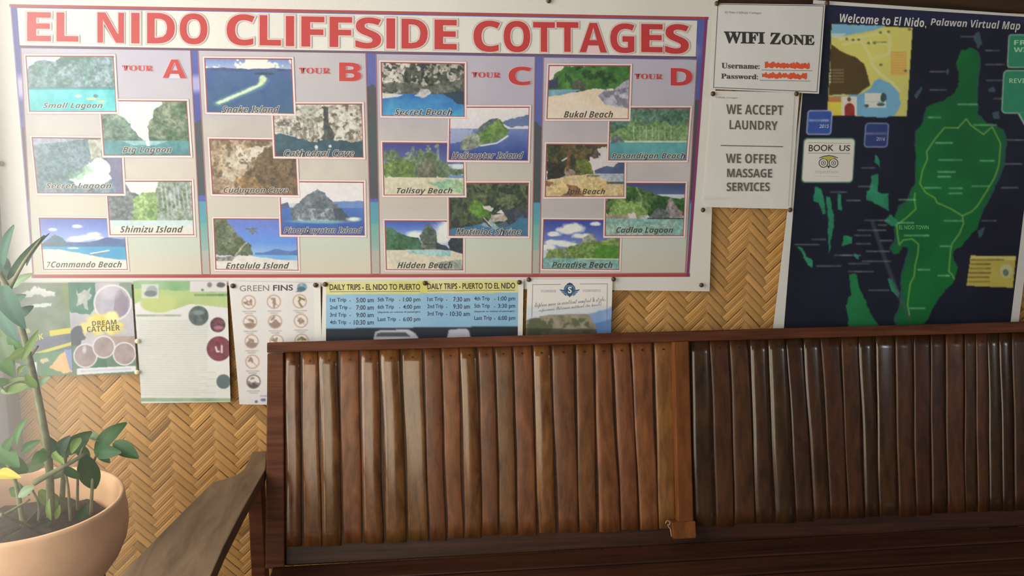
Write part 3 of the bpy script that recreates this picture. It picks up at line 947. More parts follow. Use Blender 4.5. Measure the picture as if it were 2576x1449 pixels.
def panel(q, seed, tone):
    c = Canvas(90, 110, (190, 184, 190), seed=seed)
    tone = [(a, b-4, d-12) for a, b, d in tone]
    c.grad(0, tone[0], .3, tone[1]); c.grad(.3, tone[1], .55, tone[2]); c.grad(.55, tone[2], .7, tone[3]); c.grad(.7, tone[3], .84, tone[4]); c.grad(.84, tone[4], 1.0, tone[5])
    c.put(((c.Y > .28) & (c.Y < .66)).astype(float), (176, 164, 150), (208, 196, 172), 4, .45)
    c.put((c.Y < .3).astype(float), (176, 168, 172), (200, 190, 184), 3, .35)
    return obj('tour_panel', sheet_me(q, YB-0.0003, albedo(c.a, BW)), banner, M_VINYL)


LAV = [(190, 182, 186), (196, 186, 180), (206, 193, 168), (204, 196, 174), (198, 204, 182), (212, 200, 174)]
P = panel([(52, 121), (479, 127), (508, 691), (84, 692)], 5, LAV); P['label'] = 'pale panel of tour A'
P = panel([(498, 127), (920, 134), (934, 690), (529, 691)], 6, [(190, 182, 176), (188, 178, 166), (204, 193, 170), (200, 190, 170), (196, 203, 182), (210, 198, 172)]); P['label'] = 'pale panel of tour B'
P = panel([(946, 136), (1346, 143), (1338, 690), (956, 690)], 7, [(182, 174, 180), (184, 175, 178), (202, 191, 170), (196, 184, 170), (196, 202, 184), (208, 196, 173)]); P['label'] = 'pale panel of tour C'
P = panel([(1367, 145), (1753, 151), (1724, 687), (1357, 690)], 8, [(182, 174, 180), (184, 176, 178), (192, 183, 178), (186, 176, 170), (196, 201, 184), (206, 194, 174)]); P['label'] = 'pale panel of tour D'

RED = (196, 62, 58)
items = []
for s in strip([(27, 14), (1779, 46)], 7): items.append((s, (172, 74, 66)))
for s in strip([(84, 695), (1731, 692)], 9): items.append((s, (176, 74, 68)))
for s in strip([(1777, 46), (1730, 692)], 7): items.append((s, (138, 60, 96)))
for s in strip([(27, 14), (84, 697)], 3): items.append((s, (150, 120, 160)))
for q in ([(52, 121), (479, 127), (508, 691), (84, 692)], [(498, 127), (920, 134), (934, 690), (529, 691)], [(946, 136), (1346, 143), (1338, 690), (956, 690)], [(1367, 145), (1753, 151), (1724, 687), (1357, 690)]):
    for s in strip([q[1], q[2], q[3], q[0]], 2.6): items.append((s, (168, 112, 104)))
items.append(([(43, 20), (1754, 52), (1750, 145), (50, 117)], (228, 219, 192)))
for s in strip([(50, 117), (1750, 145)], 6): items.append((s, (112, 84, 96)))
obj('printed_frame', flat_polys(items, YB-0.0005, (226, 217, 192)), banner, M_VINYL)

TY = YB-0.0016
title = [('E', 68, 128, 30, 103), ('L', 142, 197, 31, 104), ('N', 245, 312, 31, 107), ('I', 330, 351, 32, 109), ('D', 370, 440, 32, 109), ('O', 452, 522, 33, 111),
         ('C', 570, 641, 35, 114), ('L', 653, 707, 38, 114), ('I', 719, 740, 40, 116), ('F', 758, 816, 41, 117), ('F', 829, 886, 42, 118), ('S', 894, 959, 43, 122), ('I', 972, 994, 46, 122),
         ('D', 1010, 1076, 47, 122), ('E', 1093, 1149, 49, 124), ('C', 1191, 1258, 51, 130), ('O', 1267, 1334, 52, 131), ('T', 1341, 1396, 55, 130), ('T', 1400, 1455, 55, 130),
         ('A', 1458, 1527, 57, 131), ('G', 1535, 1596, 58, 133), ('E', 1613, 1667, 60, 131), ('S', 1673, 1733, 60, 135)]
it = []
for ch, x0, x1, y0, y1 in title:
    q = rq(x0, y0, x1, y1, (x1-x0)*0.0183)
    if ch == 'I':
        for off, cc, dy in ((0, RED, .00012), (3.2, (240, 196, 178), .00006), (5.5, (192, 185, 158), 0)): it.append((ch, q, cc, 'bar', off, 0, TY-dy))
        continue
    it.append((ch, q, RED, 'sans', 0.0 if ch in 'AN' else 0.007, 0, TY-0.00012))
    it.append((ch, q, (240, 196, 178), 'sans', 0.016 if ch in 'AN' else 0.026, 0, TY-0.00006))
    it.append((ch, q, (192, 185, 158), 'sans', 0.026 if ch in 'AN' else 0.042, 0, TY))
lettering('heading_lettering', banner, M_VINYL, it, (226, 217, 192))
for x0, x1, y0, y1, ch, a0, a1, b0, b1 in ((307, 385, 164, 178, 'A', 409, 469, 149, 196), (752, 831, 170, 185, 'B', 853, 909, 157, 204), (1186, 1259, 181, 195, 'C', 1279, 1337, 167, 214), (1596, 1667, 185, 199, 'D', 1687, 1742, 171, 215)):
    it = []
    for s, q in (('TOUR', rq(x0, y0, x1, y1, 1)), (ch, rq(a0, b0, a1, b1, 1))):
        st = 'serif' if s == 'TOUR' else 'sans'
        it.append((s, q, RED, st, 0.0 if s == 'A' else 0.010, 0, TY-0.00006))
        it.append((s, q, (236, 196, 182), st, 0.026 if s == 'TOUR' else 0.011 if s == 'A' else 0.019, 0, TY))
    lettering('tour_lettering', banner, M_VINYL, it, BW, label='red lettering TOUR '+ch)

PHOTOS = [
    ('small_lagoon', [(59, 135), (291, 136), (299, 287), (69, 287)], 4, 'Small Lagoon', (108, 258, 258, 276)),
    ('big_lagoon', [(246, 247), (475, 249), (485, 397), (257, 397)], 3, 'Big Lagoon', (308, 368, 432, 389)),
    ('secret_lagoon', [(74, 340), (309, 343), (317, 493), (90, 492)], 2, 'Secret Lagoon', (115, 460, 280, 479)),
    ('shimizu', [(262, 450), (487, 450), (494, 597), (272, 597)], 1, 'Shimizu Island', (302, 568, 461, 585)),
    ('commando', [(92, 543), (316, 545), (327, 684), (105, 684)], 0, '7Commando Beach', (118, 657, 306, 673)),
    ('snake', [(509, 141), (739, 143), (745, 292), (516, 288)], 4, 'Snake Island', (558, 266, 703, 284)),
    ('cathedral', [(680, 256), (916, 256), (920, 402), (687, 399)], 3, 'Cathedral Cave', (714, 376, 891, 394)),
    ('cudugnon', [(521, 344), (748, 347), (755, 497), (530, 494)], 2, 'Cudugnon Cave', (562, 470, 725, 490)),
    ('pinag', [(698, 451), (920, 453), (923, 598), (703, 596)], 1, 'Pinagbuyutan Island', (714, 571, 911, 591)),
    ('entalula', [(532, 545), (752, 546), (756, 686), (538, 683)], 0, 'Entalula Island', (568, 660, 728, 676)),
    ('secret_beach', [(953, 151), (1174, 155), (1174, 299), (956, 297)], 4, 'Secret Beach', (992, 273, 1138, 290)),
    ('helicopter', [(1127, 264), (1337, 264), (1333, 410), (1124, 408)], 3, 'Helicopter Island', (1136, 382, 1317, 404)),
    ('talisay', [(957, 353), (1171, 355), (1174, 497), (961, 497)], 2, 'Talisay Beach', (998, 472, 1138, 491)),
    ('matinloc', [(1124, 455), (1335, 455), (1333, 600), (1125, 599)], 1, 'Matinloc Shrine', (1147, 574, 1311, 591)),
    ('hidden', [(963, 550), (1170, 551), (1170, 685), (967, 684)], 0, 'Hidden Beach', (999, 659, 1138, 675)),
    ('bukal', [(1376, 159), (1591, 160), (1586, 305), (1370, 305)], 4, 'Bukal Beach', (1418, 279, 1542, 296)),
    ('pasandigan', [(1530, 266), (1742, 266), (1731, 409), (1526, 409)], 3, 'Pasandigan Beach', (1538, 384, 1724, 403)),
    ('ipil', [(1370, 357), (1577, 358), (1575, 500), (1366, 501)], 2, 'Ipil Beach', (1425, 474, 1522, 493)),
    ('cadlao', [(1520, 455), (1730, 456), (1724, 599), (1517, 599)], 1, 'Cadlao Lagoon', (1550, 571, 1693, 590)),
    ('paradise', [(1363, 547), (1566, 549), (1562, 684), (1359, 681)], 0, 'Paradise Beach', (1388, 658, 1541, 674)),
]
for kind, q, lay, cap, r in PHOTOS:
    y = YB-0.0008-0.00015*lay
    ph = obj('island_picture', sheet_me(q, y, albedo(framed(kind, 0), BW)), banner, M_VINYL)
    ph['label'] = 'picture captioned '+cap
    it = [(cap, rq(*r), (78, 72, 62), 'sansit', 0.0, 0.1, y-0.0001)]
    light = kind not in ('bukal', 'ipil', 'hidden', 'entalula', 'commando', 'talisay', 'paradise', 'cadlao', 'shimizu')
    if light: it.append((cap, rq(*r), (240, 232, 210), 'sansit', 0.034, 0.1, y-0.00005))
    lettering('caption', ph, M_VINYL, it, BW)

# ================================================================== the sheets pinned over and around it
def poster_canvas(q, cell, col, seed):
    xs = [p[0] for p in q]; ys = [p[1] for p in q]
    box = (min(xs), min(ys), max(xs), max(ys))
    return Canvas(int((box[2]-box[0])/cell), int((box[3]-box[1])/cell), col, box, seed)


def resample(c, q, w, h):
    """the painted box read out along the sheet's own outline"""
    u, v = np.meshgrid(np.linspace(0, 1, w), np.linspace(0, 1, h))
    P = bil(q, u, v)
    x = np.clip((P[..., 0]-c.box[0])/c.sx*(c.w-1), 0, c.w-1); y = np.clip((P[..., 1]-c.box[1])/c.sy*(c.h-1), 0, c.h-1)
    x0 = np.minimum(x.astype(int), c.w-2); y0 = np.minimum(y.astype(int), c.h-2)
    fx = (x-x0)[..., None]; fy = (y-y0)[..., None]
    a = c.a
    p = np.pad(a, ((1, 1), (1, 1), (0, 0)), mode='edge')
    a = sum(p[i:i+c.h, j:j+c.w]*k for i, j, k in ((1, 1, .4), (0, 1, .15), (2, 1, .15), (1, 0, .15), (1, 2, .15)))
    return (a[y0, x0]*(1-fx)+a[y0, x0+1]*fx)*(1-fy)+(a[y0+1, x0]*(1-fx)+a[y0+1, x0+1]*fx)*fy


# ---- sheet with the wireless notice
YW = YB-0.010
WW = (182, 172, 160)
wifi = empty('wifi_notice', at([(1930, 115)], YW)[0], 'white notice reading WIFI ZONE with two red scribbles, pinned beside the banner', 'notice')
q = [(1801, 8), (2076, 12), (2060, 236), (1790, 224)]
a = np.empty((12, 12, 3)); a[:] = (184, 175, 165)
obj('paper_sheet', sheet_me(q, YW, albedo(a, WW)), wifi, M_PAPER)
it = []
for s in strip([(1806, 10), (2072, 15), (2055, 231), (1795, 220)], 2.2, True): it.append((s, (104, 96, 92)))
for s in strip([(1917, 176), (2043, 178)], 1.6): it.append((s, (120, 106, 98)))
for s in strip([(1912, 202), (2038, 204)], 1.6): it.append((s, (120, 106, 98)))
obj('printed_border', flat_polys(it, YW-0.0001, WW), wifi, M_PAPER)
lines(wifi, M_PAPER, [
    ('WIFI', rq(1821, 79, 1924, 109, 2), (48, 46, 42), 'serif', 0.022, 0, YW-0.0005),
    ('Z', rq(1937, 82, 1964, 111, 1), (48, 46, 42), 'serif', 0.022, 0, YW-0.0005),
    ('ONE', rq(1966, 86, 2049, 112, 2), (48, 46, 42), 'serif', 0.022, 0, YW-0.0005),
    ('Username:', rq(1815, 158, 1911, 172, 2), (62, 58, 54), 'serif', 0.014, 0, YW-0.0005),
    ('Password:', rq(1814, 185, 1907, 198, 2), (62, 58, 54), 'serif', 0.014, 0, YW-0.0005),
    ('El Nido Cliffside Cottages', rq(1823, 28, 1915, 35, 2), (128, 120, 112), 'serif', 0, 0, YW-0.0005)], WW)


def scribble(x0, y0, x1, y1, seed):
    rng = random.Random(seed)
    top = []; bot = []
    n = 34
    for i in range(n+1):
        x = x0+(x1-x0)*i/n; s = 3.0*i/n
        e = 1-0.5*max(0, abs(i/n-.5)*2-.9)*10
        top.append((x, y0+s+rng.uniform(0, 7)*1.0)); bot.append((x, y1+s-rng.uniform(0, 5)))
    return top, bot


it = []
for i, (x0, y0, x1, y1) in enumerate(((1924, 153, 2037, 172), (1917, 180, 2030, 198))):
    t, b = scribble(x0, y0, x1, y1, 4+i)
    for k in range(len(t)-1):
        it.append(([t[k], t[k+1], b[k+1], b[k]], (204, 74, 44) if (k*7+i) % 5 else (190, 70, 46)))
o = obj('red_scribble', flat_polys(it, YW-0.0003, WW), wifi, M_PAPER); o['label'] = 'red scribbles over two lines'

# ---- laundry and massage notice
YL = YB-0.008
WL = (178, 168, 152)
laundry = empty('laundry_notice', at([(1890, 380)], YL)[0], 'white notice reading WE ACCEPT LAUNDRY, under the one reading WIFI ZONE', 'notice')
q = [(1793, 228), (2011, 233), (1989, 526), (1769, 521)]
u, v = np.meshgrid(np.linspace(0, 1, 60), np.linspace(0, 1, 80))
a = np.empty((80, 60, 3)); a[:] = (180, 170, 155)


def crease(u, v):
    return 0.0035*np.exp(-((v-0.915+0.03*u)/0.012)**2)*np.clip(1-u/0.5, 0, 1)+0.0015*np.sin(v*5)*(1-u)


obj('paper_sheet', sheet_me(q, YL, albedo(a, WL), crease), laundry, M_PAPER)
it = []
for s in strip([(1814, 366), (1968, 369)], 2.4): it.append((s, (92, 84, 76)))
for s in strip([(1999, 243), (1983, 518)], 1.2): it.append((s, (146, 134, 120)))
obj('printed_rule', flat_polys(it, YL-0.0016, WL), laundry, M_PAPER)
DK = (84, 74, 64)
lines(laundry, M_PAPER, [
    ('WE ACCEPT', rq(1827, 262, 1970, 287, 3), DK, 'sans', 0.0, 0, YL-0.0018), ('LAUNDRY', rq(1835, 302, 1956, 325, 3), DK, 'sans', 0.0, 0, YL-0.0018),
    ('WE OFFER', rq(1826, 386, 1953, 410, 2), DK, 'sans', 0.0, 0, YL-0.0018), ('MASSAGE', rq(1829, 424, 1942, 446, 1), DK, 'sans', 0.0, 0, YL-0.0018),
    ('SERVICES', rq(1828, 459, 1936, 481, 0), DK, 'sans', 0.0, 0, YL-0.0018),
    ('Cliffside Cottages', rq(1800, 243, 1855, 248, 1), (124, 114, 104), 'plain', 0.01, 0, YL-0.0018)], WL)

# ---- the dark map
YM = YB-0.004
WM = (166, 159, 146)
mapo = empty('island_map', at([(2270, 420)], YM)[0], 'dark navy map poster with a long green island and yellow roads', 'map')
q = [(2046, 0), (2662, 42), (2556, 862), (1940, 862)]
a = np.empty((30, 20, 3)); a[:] = (166, 160, 148)
obj('paper_sheet', sheet_me(q, YM, albedo(a, WM)), mapo, M_MAPP)
q = [(2037, 9), (2634, 46), (2536, 862), (1969, 862)]
c = poster_canvas([(1960, 0), (2640, 0), (2640, 870), (1960, 870)], 1.7, (22, 23, 32), 31)
c.put(np.ones(c.X.shape), (21, 22, 29), (25, 27, 38), 5); c.put((c.Y < 60).astype(float), (34, 34, 58), (30, 30, 48), 6, .8)
g1, g2 = (22, 88, 40), (17, 74, 37)
isl = [(2420, 128), (2440, 118), (2460, 130), (2464, 155), (2457, 199), (2457, 287), (2480, 312), (2520, 325), (2524, 361), (2517, 414), (2508, 445), (2491, 490), (2474, 519), (2465, 548), (2453, 579), (2436, 598), (2414, 622), (2400, 632), (2398, 651), (2410, 672), (2402, 703), (2352, 768), (2333, 804), (2266, 862), (2257, 799), (2266, 770), (2273, 742), (2271, 694), (2278, 675), (2288, 639), (2290, 625), (2271, 620), (2264, 639), (2252, 639), (2246, 625), (2257, 608), (2254, 579), (2252, 545), (2264, 524), (2288, 507), (2295, 478), (2304, 457), (2304, 388), (2309, 328), (2328, 304), (2333, 268), (2367, 256), (2393, 243), (2411, 216), (2411, 188), (2407, 159)]
c.poly([(x+(x-2390)*.05, y) for x, y in isl], (34, 84, 62), rough=.006, k=.75)
c.poly(isl, g1, g2, 6, .004, 40)
sm = [[(2202, 388), (2210, 395), (2214, 421), (2199, 409)], [(2194, 438), (2210, 438), (2209, 478), (2217, 488), (2235, 486), (2237, 531), (2218, 519), (2180, 500), (2179, 478), (2190, 476)], [(2051, 469), (2068, 476), (2077, 519), (2077, 538), (2068, 538), (2060, 510), (2046, 505)],
      [(2077, 495), (2087, 495), (2099, 550), (2094, 591), (2084, 640), (2084, 555)], [(2106, 486), (2115, 488), (2117, 529), (2106, 526)], [(2125, 593), (2144, 598), (2142, 613), (2115, 620)], [(2005, 620), (2018, 622), (2028, 645), (2044, 655), (2041, 677), (2029, 665), (2020, 641)],
      [(2238, 540), (2256, 552), (2258, 574), (2240, 566), (2225, 556)], [(2232, 702), (2246, 700), (2262, 740), (2258, 752), (2240, 726)], [(2148, 640), (2160, 642), (2158, 652), (2150, 650)]]
for p in sm: c.poly(p, (40, 110, 78), (34, 96, 66), 30, .003, 50)
c.poly([(2135, 690), (2155, 690), (2165, 730), (2180, 760), (2195, 795), (2235, 862), (2132, 862), (2130, 768), (2140, 740)], (30, 98, 56), (26, 86, 48), 9, .005, 40)
for p in ([(2452, 82), (2465, 80), (2470, 110), (2460, 124), (2450, 100)], [(2300, 238), (2318, 220), (2322, 222), (2306, 250)], [(2495, 285), (2512, 278), (2514, 300), (2500, 300)], [(2460, 580), (2478, 570), (2470, 596), (2462, 600)], [(2378, 182), (2385, 172), (2386, 190)], [(2485, 225), (2500, 215), (2505, 228), (2490, 234)]):
    c.poly(p, (52, 66, 74), rough=.002, rs=50)
c.line([(2195, 560), (2232, 668), (2260, 740), (2288, 800)], 5, (62, 66, 72), .6)
YEL = (118, 148, 62)
for r in ([(2410, 322), (2376, 321), (2352, 350), (2331, 381), (2333, 400), (2321, 428), (2314, 462), (2328, 484), (2352, 498), (2357, 510), (2390, 524), (2421, 543)],
          [(2410, 322), (2431, 299), (2441, 314), (2474, 338), (2496, 319), (2517, 361), (2513, 414), (2503, 445), (2482, 481), (2458, 519), (2443, 533), (2421, 543), (2424, 562), (2414, 587), (2395, 613), (2391, 632), (2387, 684), (2395, 690), (2400, 702)],
          [(2302, 486), (2300, 502), (2304, 526), (2280, 548), (2256, 566), (2258, 590), (2262, 616), (2272, 604), (2295, 601), (2311, 615), (2309, 639), (2302, 668), (2300, 694), (2290, 713), (2286, 742), (2283, 766), (2288, 792)]):
    c.line(r, 1.7, YEL, .75)
for x, y, w_ in ((2336, 293, 30), (2355, 357, 40), (2362, 400, 56), (2466, 402, 34), (2360, 430, 44), (2360, 442, 32), (2326, 470, 40), (2388, 471, 32), (2388, 484, 34), (2446, 466, 40), (2376, 553, 44), (2366, 617, 24), (2310, 676, 32), (2360, 691, 28), (2290, 773, 36), (2410, 260, 48), (2450, 312, 56), (2276, 590, 60), (2258, 558, 40), (2262, 500, 40)):
    c.streaks(x, y, x+w_, y+5, (110, 160, 112), 3, .8)
for x, y, w_ in ((2176, 552, 60), (2210, 564, 20), (2158, 577, 70), (2150, 590, 40), (2155, 611, 34), (2215, 603, 30), (2135, 681, 62), (2043, 600, 34), (2340, 178, 36), (2340, 224, 40), (2418, 90, 34), (2480, 125, 34), (2480, 160, 46), (2482, 200, 50), (2500, 246, 30), (2120, 640, 44), (2136, 661, 50), (2170, 655, 70), (2000, 613, 60), (2055, 667, 60), (2090, 481, 40), (2130, 502, 34), (2168, 420, 36), (2160, 467, 34), (2535, 350, 40), (2530, 410, 40), (2520, 470, 40), (2470, 553, 36), (2180, 630, 60), (2186, 728, 50), (2100, 640, 40)):
    c.streaks(x, y, x+w_, y+4.5, (112, 112, 112), 5, .7)
# inset town plan
qi = [(2092, 60), (2296, 70), (2281, 293), (2081, 291)]
c.poly(qi, (172, 162, 82), (160, 152, 84), 5)
c.poly([(2092, 60), (2232, 66), (2200, 78), (2160, 86), (2110, 92), (2091, 88)], (70, 116, 142), (104, 142, 154), 6, .004)
c.poly([(2091, 84), (2130, 84), (2112, 96), (2091, 92)], (160, 186, 186), k=.8)
c.poly([(2089, 108), (2110, 124), (2150, 143), (2172, 160), (2182, 188), (2188, 214), (2160, 236), (2085, 242)], (72, 58, 32), (62, 50, 30), 6, .003)
c.poly([(2190, 222), (2200, 204), (2214, 196), (2236, 206), (2262, 232), (2268, 262), (2252, 293), (2081, 292), (2083, 244), (2160, 240)], (98, 138, 156), (84, 124, 152), 5, .004)
for r in ([(2112, 98), (2150, 96), (2190, 90), (2228, 80)], [(2170, 108), (2186, 135), (2196, 165), (2214, 186), (2244, 208), (2262, 228)], [(2196, 148), (2236, 136)], [(2230, 80), (2240, 100), (2236, 136)], [(2120, 112), (2160, 104), (2236, 110)]):
    c.line(r, 2.2, (206, 200, 130), .8)
c.rect(2240, 128, 2282, 190, (190, 150, 72), (178, 140, 70), 20)
for i in range(9): c.streaks(2243, 131+i*6.4, 2280, 134+i*6.4, (150, 100, 50), i, .6)
for x, y in ((2130, 98), (2160, 100), (2185, 108), (2215, 82), (2235, 80), (2200, 108), (2146, 100), (2216, 163), (2278, 178), (2288, 74)): c.ell(x, y, 4, 3, (84, 80, 50), soft=.6)
c.streaks(2196, 104, 2230, 109, (96, 90, 50), 2, .9)
for i in range(5):
    c.ell(2088.5, 176+i*7.6, 2, 2, (190, 186, 170)); c.streaks(2095, 174+i*7.6, 2122, 178+i*7.6, (130, 116, 90), i, .7)
c.rect(2083, 243, 2118, 291, (190, 160, 56), (172, 132, 56), 9); c.rect(2083, 243, 2116, 256, (150, 100, 56))
c.rect(2118, 243, 2155, 291, (196, 182, 160))
c.ell(2136, 250, 5, 6, (92, 62, 46)); c.ell(2137, 273, 13, 14, (136, 54, 40), (110, 40, 34), 40); c.rect(2124, 276, 2150, 291, (132, 46, 38), (112, 40, 36), 40)
c.rect(2175, 234, 2228, 270, (176, 182, 170), (190, 190, 176), 16); c.ell(2222, 246, 8, 13, (50, 64, 62), rough=.3); c.ell(2215, 263, 12, 5, (56, 76, 78), rough=.3); c.ell(2180, 266, 6, 4, (60, 70, 70))
c.streaks(2178, 254, 2216, 258, (110, 120, 120), 9, .8)


def rrect(c, x0, y0, x1, y1, r, col, edge=None, t=2.0, sk=0.0):
    X = c.X+(c.Y-y0)*sk
    dx = np.maximum(np.maximum(x0+r-X, X-(x1-r)), 0); dy = np.maximum(np.maximum(y0+r-c.Y, c.Y-(y1-r)), 0)
    d = np.hypot(dx, dy)-r
    if edge is not None: c.put(np.clip(0.5-d/1.5, 0, 1), edge); c.put(np.clip(0.5-(d+t)/1.5, 0, 1), col)
    else: c.put(np.clip(0.5-d/1.5, 0, 1), col)


rrect(c, 2032, 277, 2095, 339, 8, (46, 66, 118), (150, 156, 176), 2.4, .07)
rrect(c, 2177, 309, 2237, 371, 9, (40, 50, 88), (126, 130, 152), 2.4, .07)
c.streaks(2037, 300, 2086, 306, (150, 150, 170), 3, .8); c.streaks(2180, 333, 2228, 339, (110, 104, 124), 4, .8)
rrect(c, 2022, 347, 2152, 460, 10, (70, 110, 84), None, 2, .06); rrect(c, 2024, 350, 2150, 457, 9, (182, 176, 154), None, 2, .06)
rrect(c, 2537, 86, 2640, 171, 8, (40, 108, 76), (140, 160, 138), 2.4, .05)
rrect(c, 2524, 176, 2640, 286, 12, (40, 108, 76), (140, 160, 138), 2.6, .05)
c.poly([(2560, 284), (2600, 284), (2582, 318)], (40, 108, 76))
c.line([(2563, 287), (2578, 314)], 2, (140, 160, 138))
c.poly([(2442, 643), (2556, 644), (2548, 724), (2431, 719)], (150, 138, 62), (140, 126, 56), 8)
c.poly([(2442, 643), (2556, 644), (2554, 654), (2440, 652)], (166, 158, 86), k=.8)
for i in range(6): c.streaks(2444-i*1.4, 651+i*11, 2494+(30 if i == 0 else 0)-i, 656+i*11, (92, 64, 40), i, .9)
c.ell(2532, 682, 16, 18, (150, 148, 100), soft=.2); c.ell(2530, 686, 7, 9, (60, 70, 70), (110, 112, 90), 60)
obj('printed_map', sheet_me(q, YM-0.00012, albedo(resample(c, q, 330, 440), WM)), mapo, M_MAPP)
ty = YM-0.0003
tx = [('Welcome to El Nido,', [(2113, 33), (2330, 46), (2330, 72), (2113, 59)], (172, 166, 156), 'sansit', 0, 0.0, ty), ('Palawan Virtual Map', [(2341, 45), (2567, 54), (2566, 82), (2341, 69)], (160, 154, 146), 'sansit', 0, 0.0, ty),
      ('BOOK', [(2035, 364), (2098, 364), (2097, 380), (2034, 381)], (54, 50, 44), 'plain', .016, 0, ty), ('US', [(2112, 365), (2139, 365), (2138, 380), (2111, 380)], (54, 50, 44), 'plain', .016, 0, ty),
      ('tripadvisor', rq(2050, 427, 2110, 439), (150, 146, 122), 'plain', .01, 0, ty),
      ('EL NIDO TOWN', rq(2262, 567, 2336, 577), (96, 150, 90), 'plain', .004, 0, ty),
      ('FREE', rq(2551, 101, 2610, 113), (130, 166, 128), 'sans', .01, 0, ty), ('WIFI', rq(2550, 119, 2604, 131), (130, 166, 128), 'sans', .01, 0, ty),
      ('REVIEW US', rq(2539, 197, 2632, 209), (130, 166, 128), 'sans', .0, 0, ty),
      ('2015', rq(2061, 313, 2085, 322), (176, 176, 190), 'sansit', 0, .2, ty), ('2016', rq(2204, 345, 2226, 354), (140, 140, 160), 'sansit', 0, .2, ty)]
lines(mapo, M_MAPP, tx, WM)
it = []
for cx in (2071.5, 2097):
    it.append((ngon(cx, 410, 12), (50, 46, 40))); it.append((ngon(cx, 410, 9.8), (186, 180, 156))); it.append((ngon(cx, 410, 6.2), (64, 60, 52))); it.append((ngon(cx, 410, 4.4), (186, 180, 156))); it.append((ngon(cx, 410, 2), (64, 60, 52)))
it.append(([(2064, 397), (2074, 393), (2085, 391.5), (2095, 393), (2104, 397), (2096, 399), (2088, 402), (2084.5, 410), (2081, 402), (2073, 399)], (150, 136, 60)))
for s in strip([(2062, 397), (2073, 393), (2085, 391), (2096, 393), (2107, 397)], 2): it.append((s, (50, 46, 40)))
it.append(([(2080, 417), (2089, 417), (2084.5, 424)], (50, 46, 40)))
for s in strip([(2033, 359), (2138, 361)], 1): it.append((s, (120, 114, 100)))
for s in strip([(2033, 385), (2138, 386)], 1.2): it.append((s, (96, 90, 80)))
for s in strip([(2046, 443), (2112, 444)], 1): it.append((s, (150, 144, 124)))
obj('printed_owl_emblem', flat_polys(it, ty, WM), mapo, M_MAPP)

# ---- bus timetable
YT = YB-0.006
WT = (214, 205, 182)
bus = empty('bus_timetable', at([(1065, 770)], YT)[0], 'yellow and blue timetable of daily trips pinned below the middle of the banner', 'timetable')
q = [(812, 707), (1317, 703), (1314, 884), (808, 884)]
a = np.empty((20, 30, 3)); a[:] = (222, 212, 188)
obj('paper_sheet', sheet_me(q, YT, albedo(a, WT)), bus, M_GLOSSP)
c = poster_canvas([(818, 704), (1306, 704), (1306, 884), (818, 884)], 1.8, (140, 176, 186), 12)
c.put(np.ones(c.X.shape), (136, 172, 184), (152, 184, 190), 5)
c.poly([(800, 690), (1320, 690), (1320, 736), (800, 741)], (206, 196, 106), (216, 206, 140), 8)
c.poly([(1050, 690), (1075, 690), (1075, 738), (1055, 738)], (202, 194, 86), k=.8)
c.poly([(800, 827), (1320, 820.5), (1320, 900), (800, 900)], (44, 50, 54))
c.poly([(940, 850), (944, 835), (958, 830), (1028, 829), (1044, 838), (1052, 848), (1052, 870), (940, 870)], (196, 192, 184), (168, 166, 162), 12)
c.poly([(946, 846), (950, 838), (960, 836), (1020, 836), (1032, 846)], (70, 70, 70), k=.9)
c.poly([(1125, 848), (1129, 830), (1136, 828), (1174, 827), (1180, 832), (1184, 848), (1184, 870), (1125, 870)], (190, 186, 184), (170, 166, 164), 12)
q2 = [(820, 708), (1304, 705), (1302, 884), (820, 884)]
obj('printed_panels', sheet_me(q2, YT-0.00012, albedo(resample(c, q2, 270, 100), WT)), bus, M_GLOSSP)
ty = YT-0.0003
D1 = (70, 54, 46); D2 = (52, 66, 84)
tx = [('DAILY TRIPS - EL NIDO TO PUERTO', [(829, 715), (1057, 714), (1057, 729), (829, 730)], D1, 'plain', .022, 0, ty), ('DAILY TRIPS - PUERTO TO EL NIDO', [(1075, 713), (1296, 711), (1296, 726), (1075, 728)], D1, 'plain', .022, 0, ty)]
sl = -0.012


def line_(s, x0, x1, y, h=12):
    tx.append((s, [(x0, y), (x1, y+(x1-x0)*sl), (x1, y+h+(x1-x0)*sl), (x0, y+h)], D2, 'plain', .014, 0, ty))


for i, (lab, t) in enumerate((('1st Trip', '5:00 am'), ('2nd Trip', '7:00 am'), ('3rd Trip', '9:00 am'), ('4th Trip', '10:30 am'))):
    y = 749+i*18.7; w_ = 50 if len(t) == 8 else 44
    line_(lab, 830, 871 if i != 1 else 874, y+.5, 13); line_('-', 879, 882, y+7, 1.6); line_(t, 940-w_, 940, y)
for lab, t, y in (('5th Trip', '1:00 pm', 748), ('6th Trip', '4:00 pm', 766.5), ('Last Trip', '6:00 pm', 797.5)):
    line_(lab, 950, 991 if lab[0] != 'L' else 996, y+.5, 13); line_('-', 1004, 1007, y+7, 1.6); line_(t, 1014, 1057, y, 14)
line_('(depends on volume of passenger)', 950, 1057, 783, 6)
for lab, t, y in (('1st Trip', '7:30 am', 747), ('2nd Trip', '9:30 am', 765), ('3rd Trip', '10:30 am', 783.5)):
    w_ = 50 if len(t) == 8 else 42
    line_(lab, 1075, 1115, y+.5, 13); line_('-', 1122, 1125, y+7, 1.6); line_(t, 1182-w_, 1182, y)
for lab, t, y in (('4th Trip', '1:00 pm', 745.5), ('5th Trip', '3:30 pm', 764), ('Last Trip', '6:00 pm', 794.5)):
    line_(lab, 1193, 1232 if lab[0] != 'L' else 1237, y+.5, 13); line_('-', 1243, 1246, y+7, 1.6); line_(t, 1253, 1296, y, 14)
line_('(depends on volume of passenger)', 1193, 1294, 781, 6)
lines(bus, M_GLOSSP, tx, WT)
it = []
for s in strip([(830, 734), (1056, 733)], 1.4): it.append((s, (120, 108, 70)))
for s in strip([(1076, 732), (1295, 730)], 1.4): it.append((s, (120, 108, 70)))
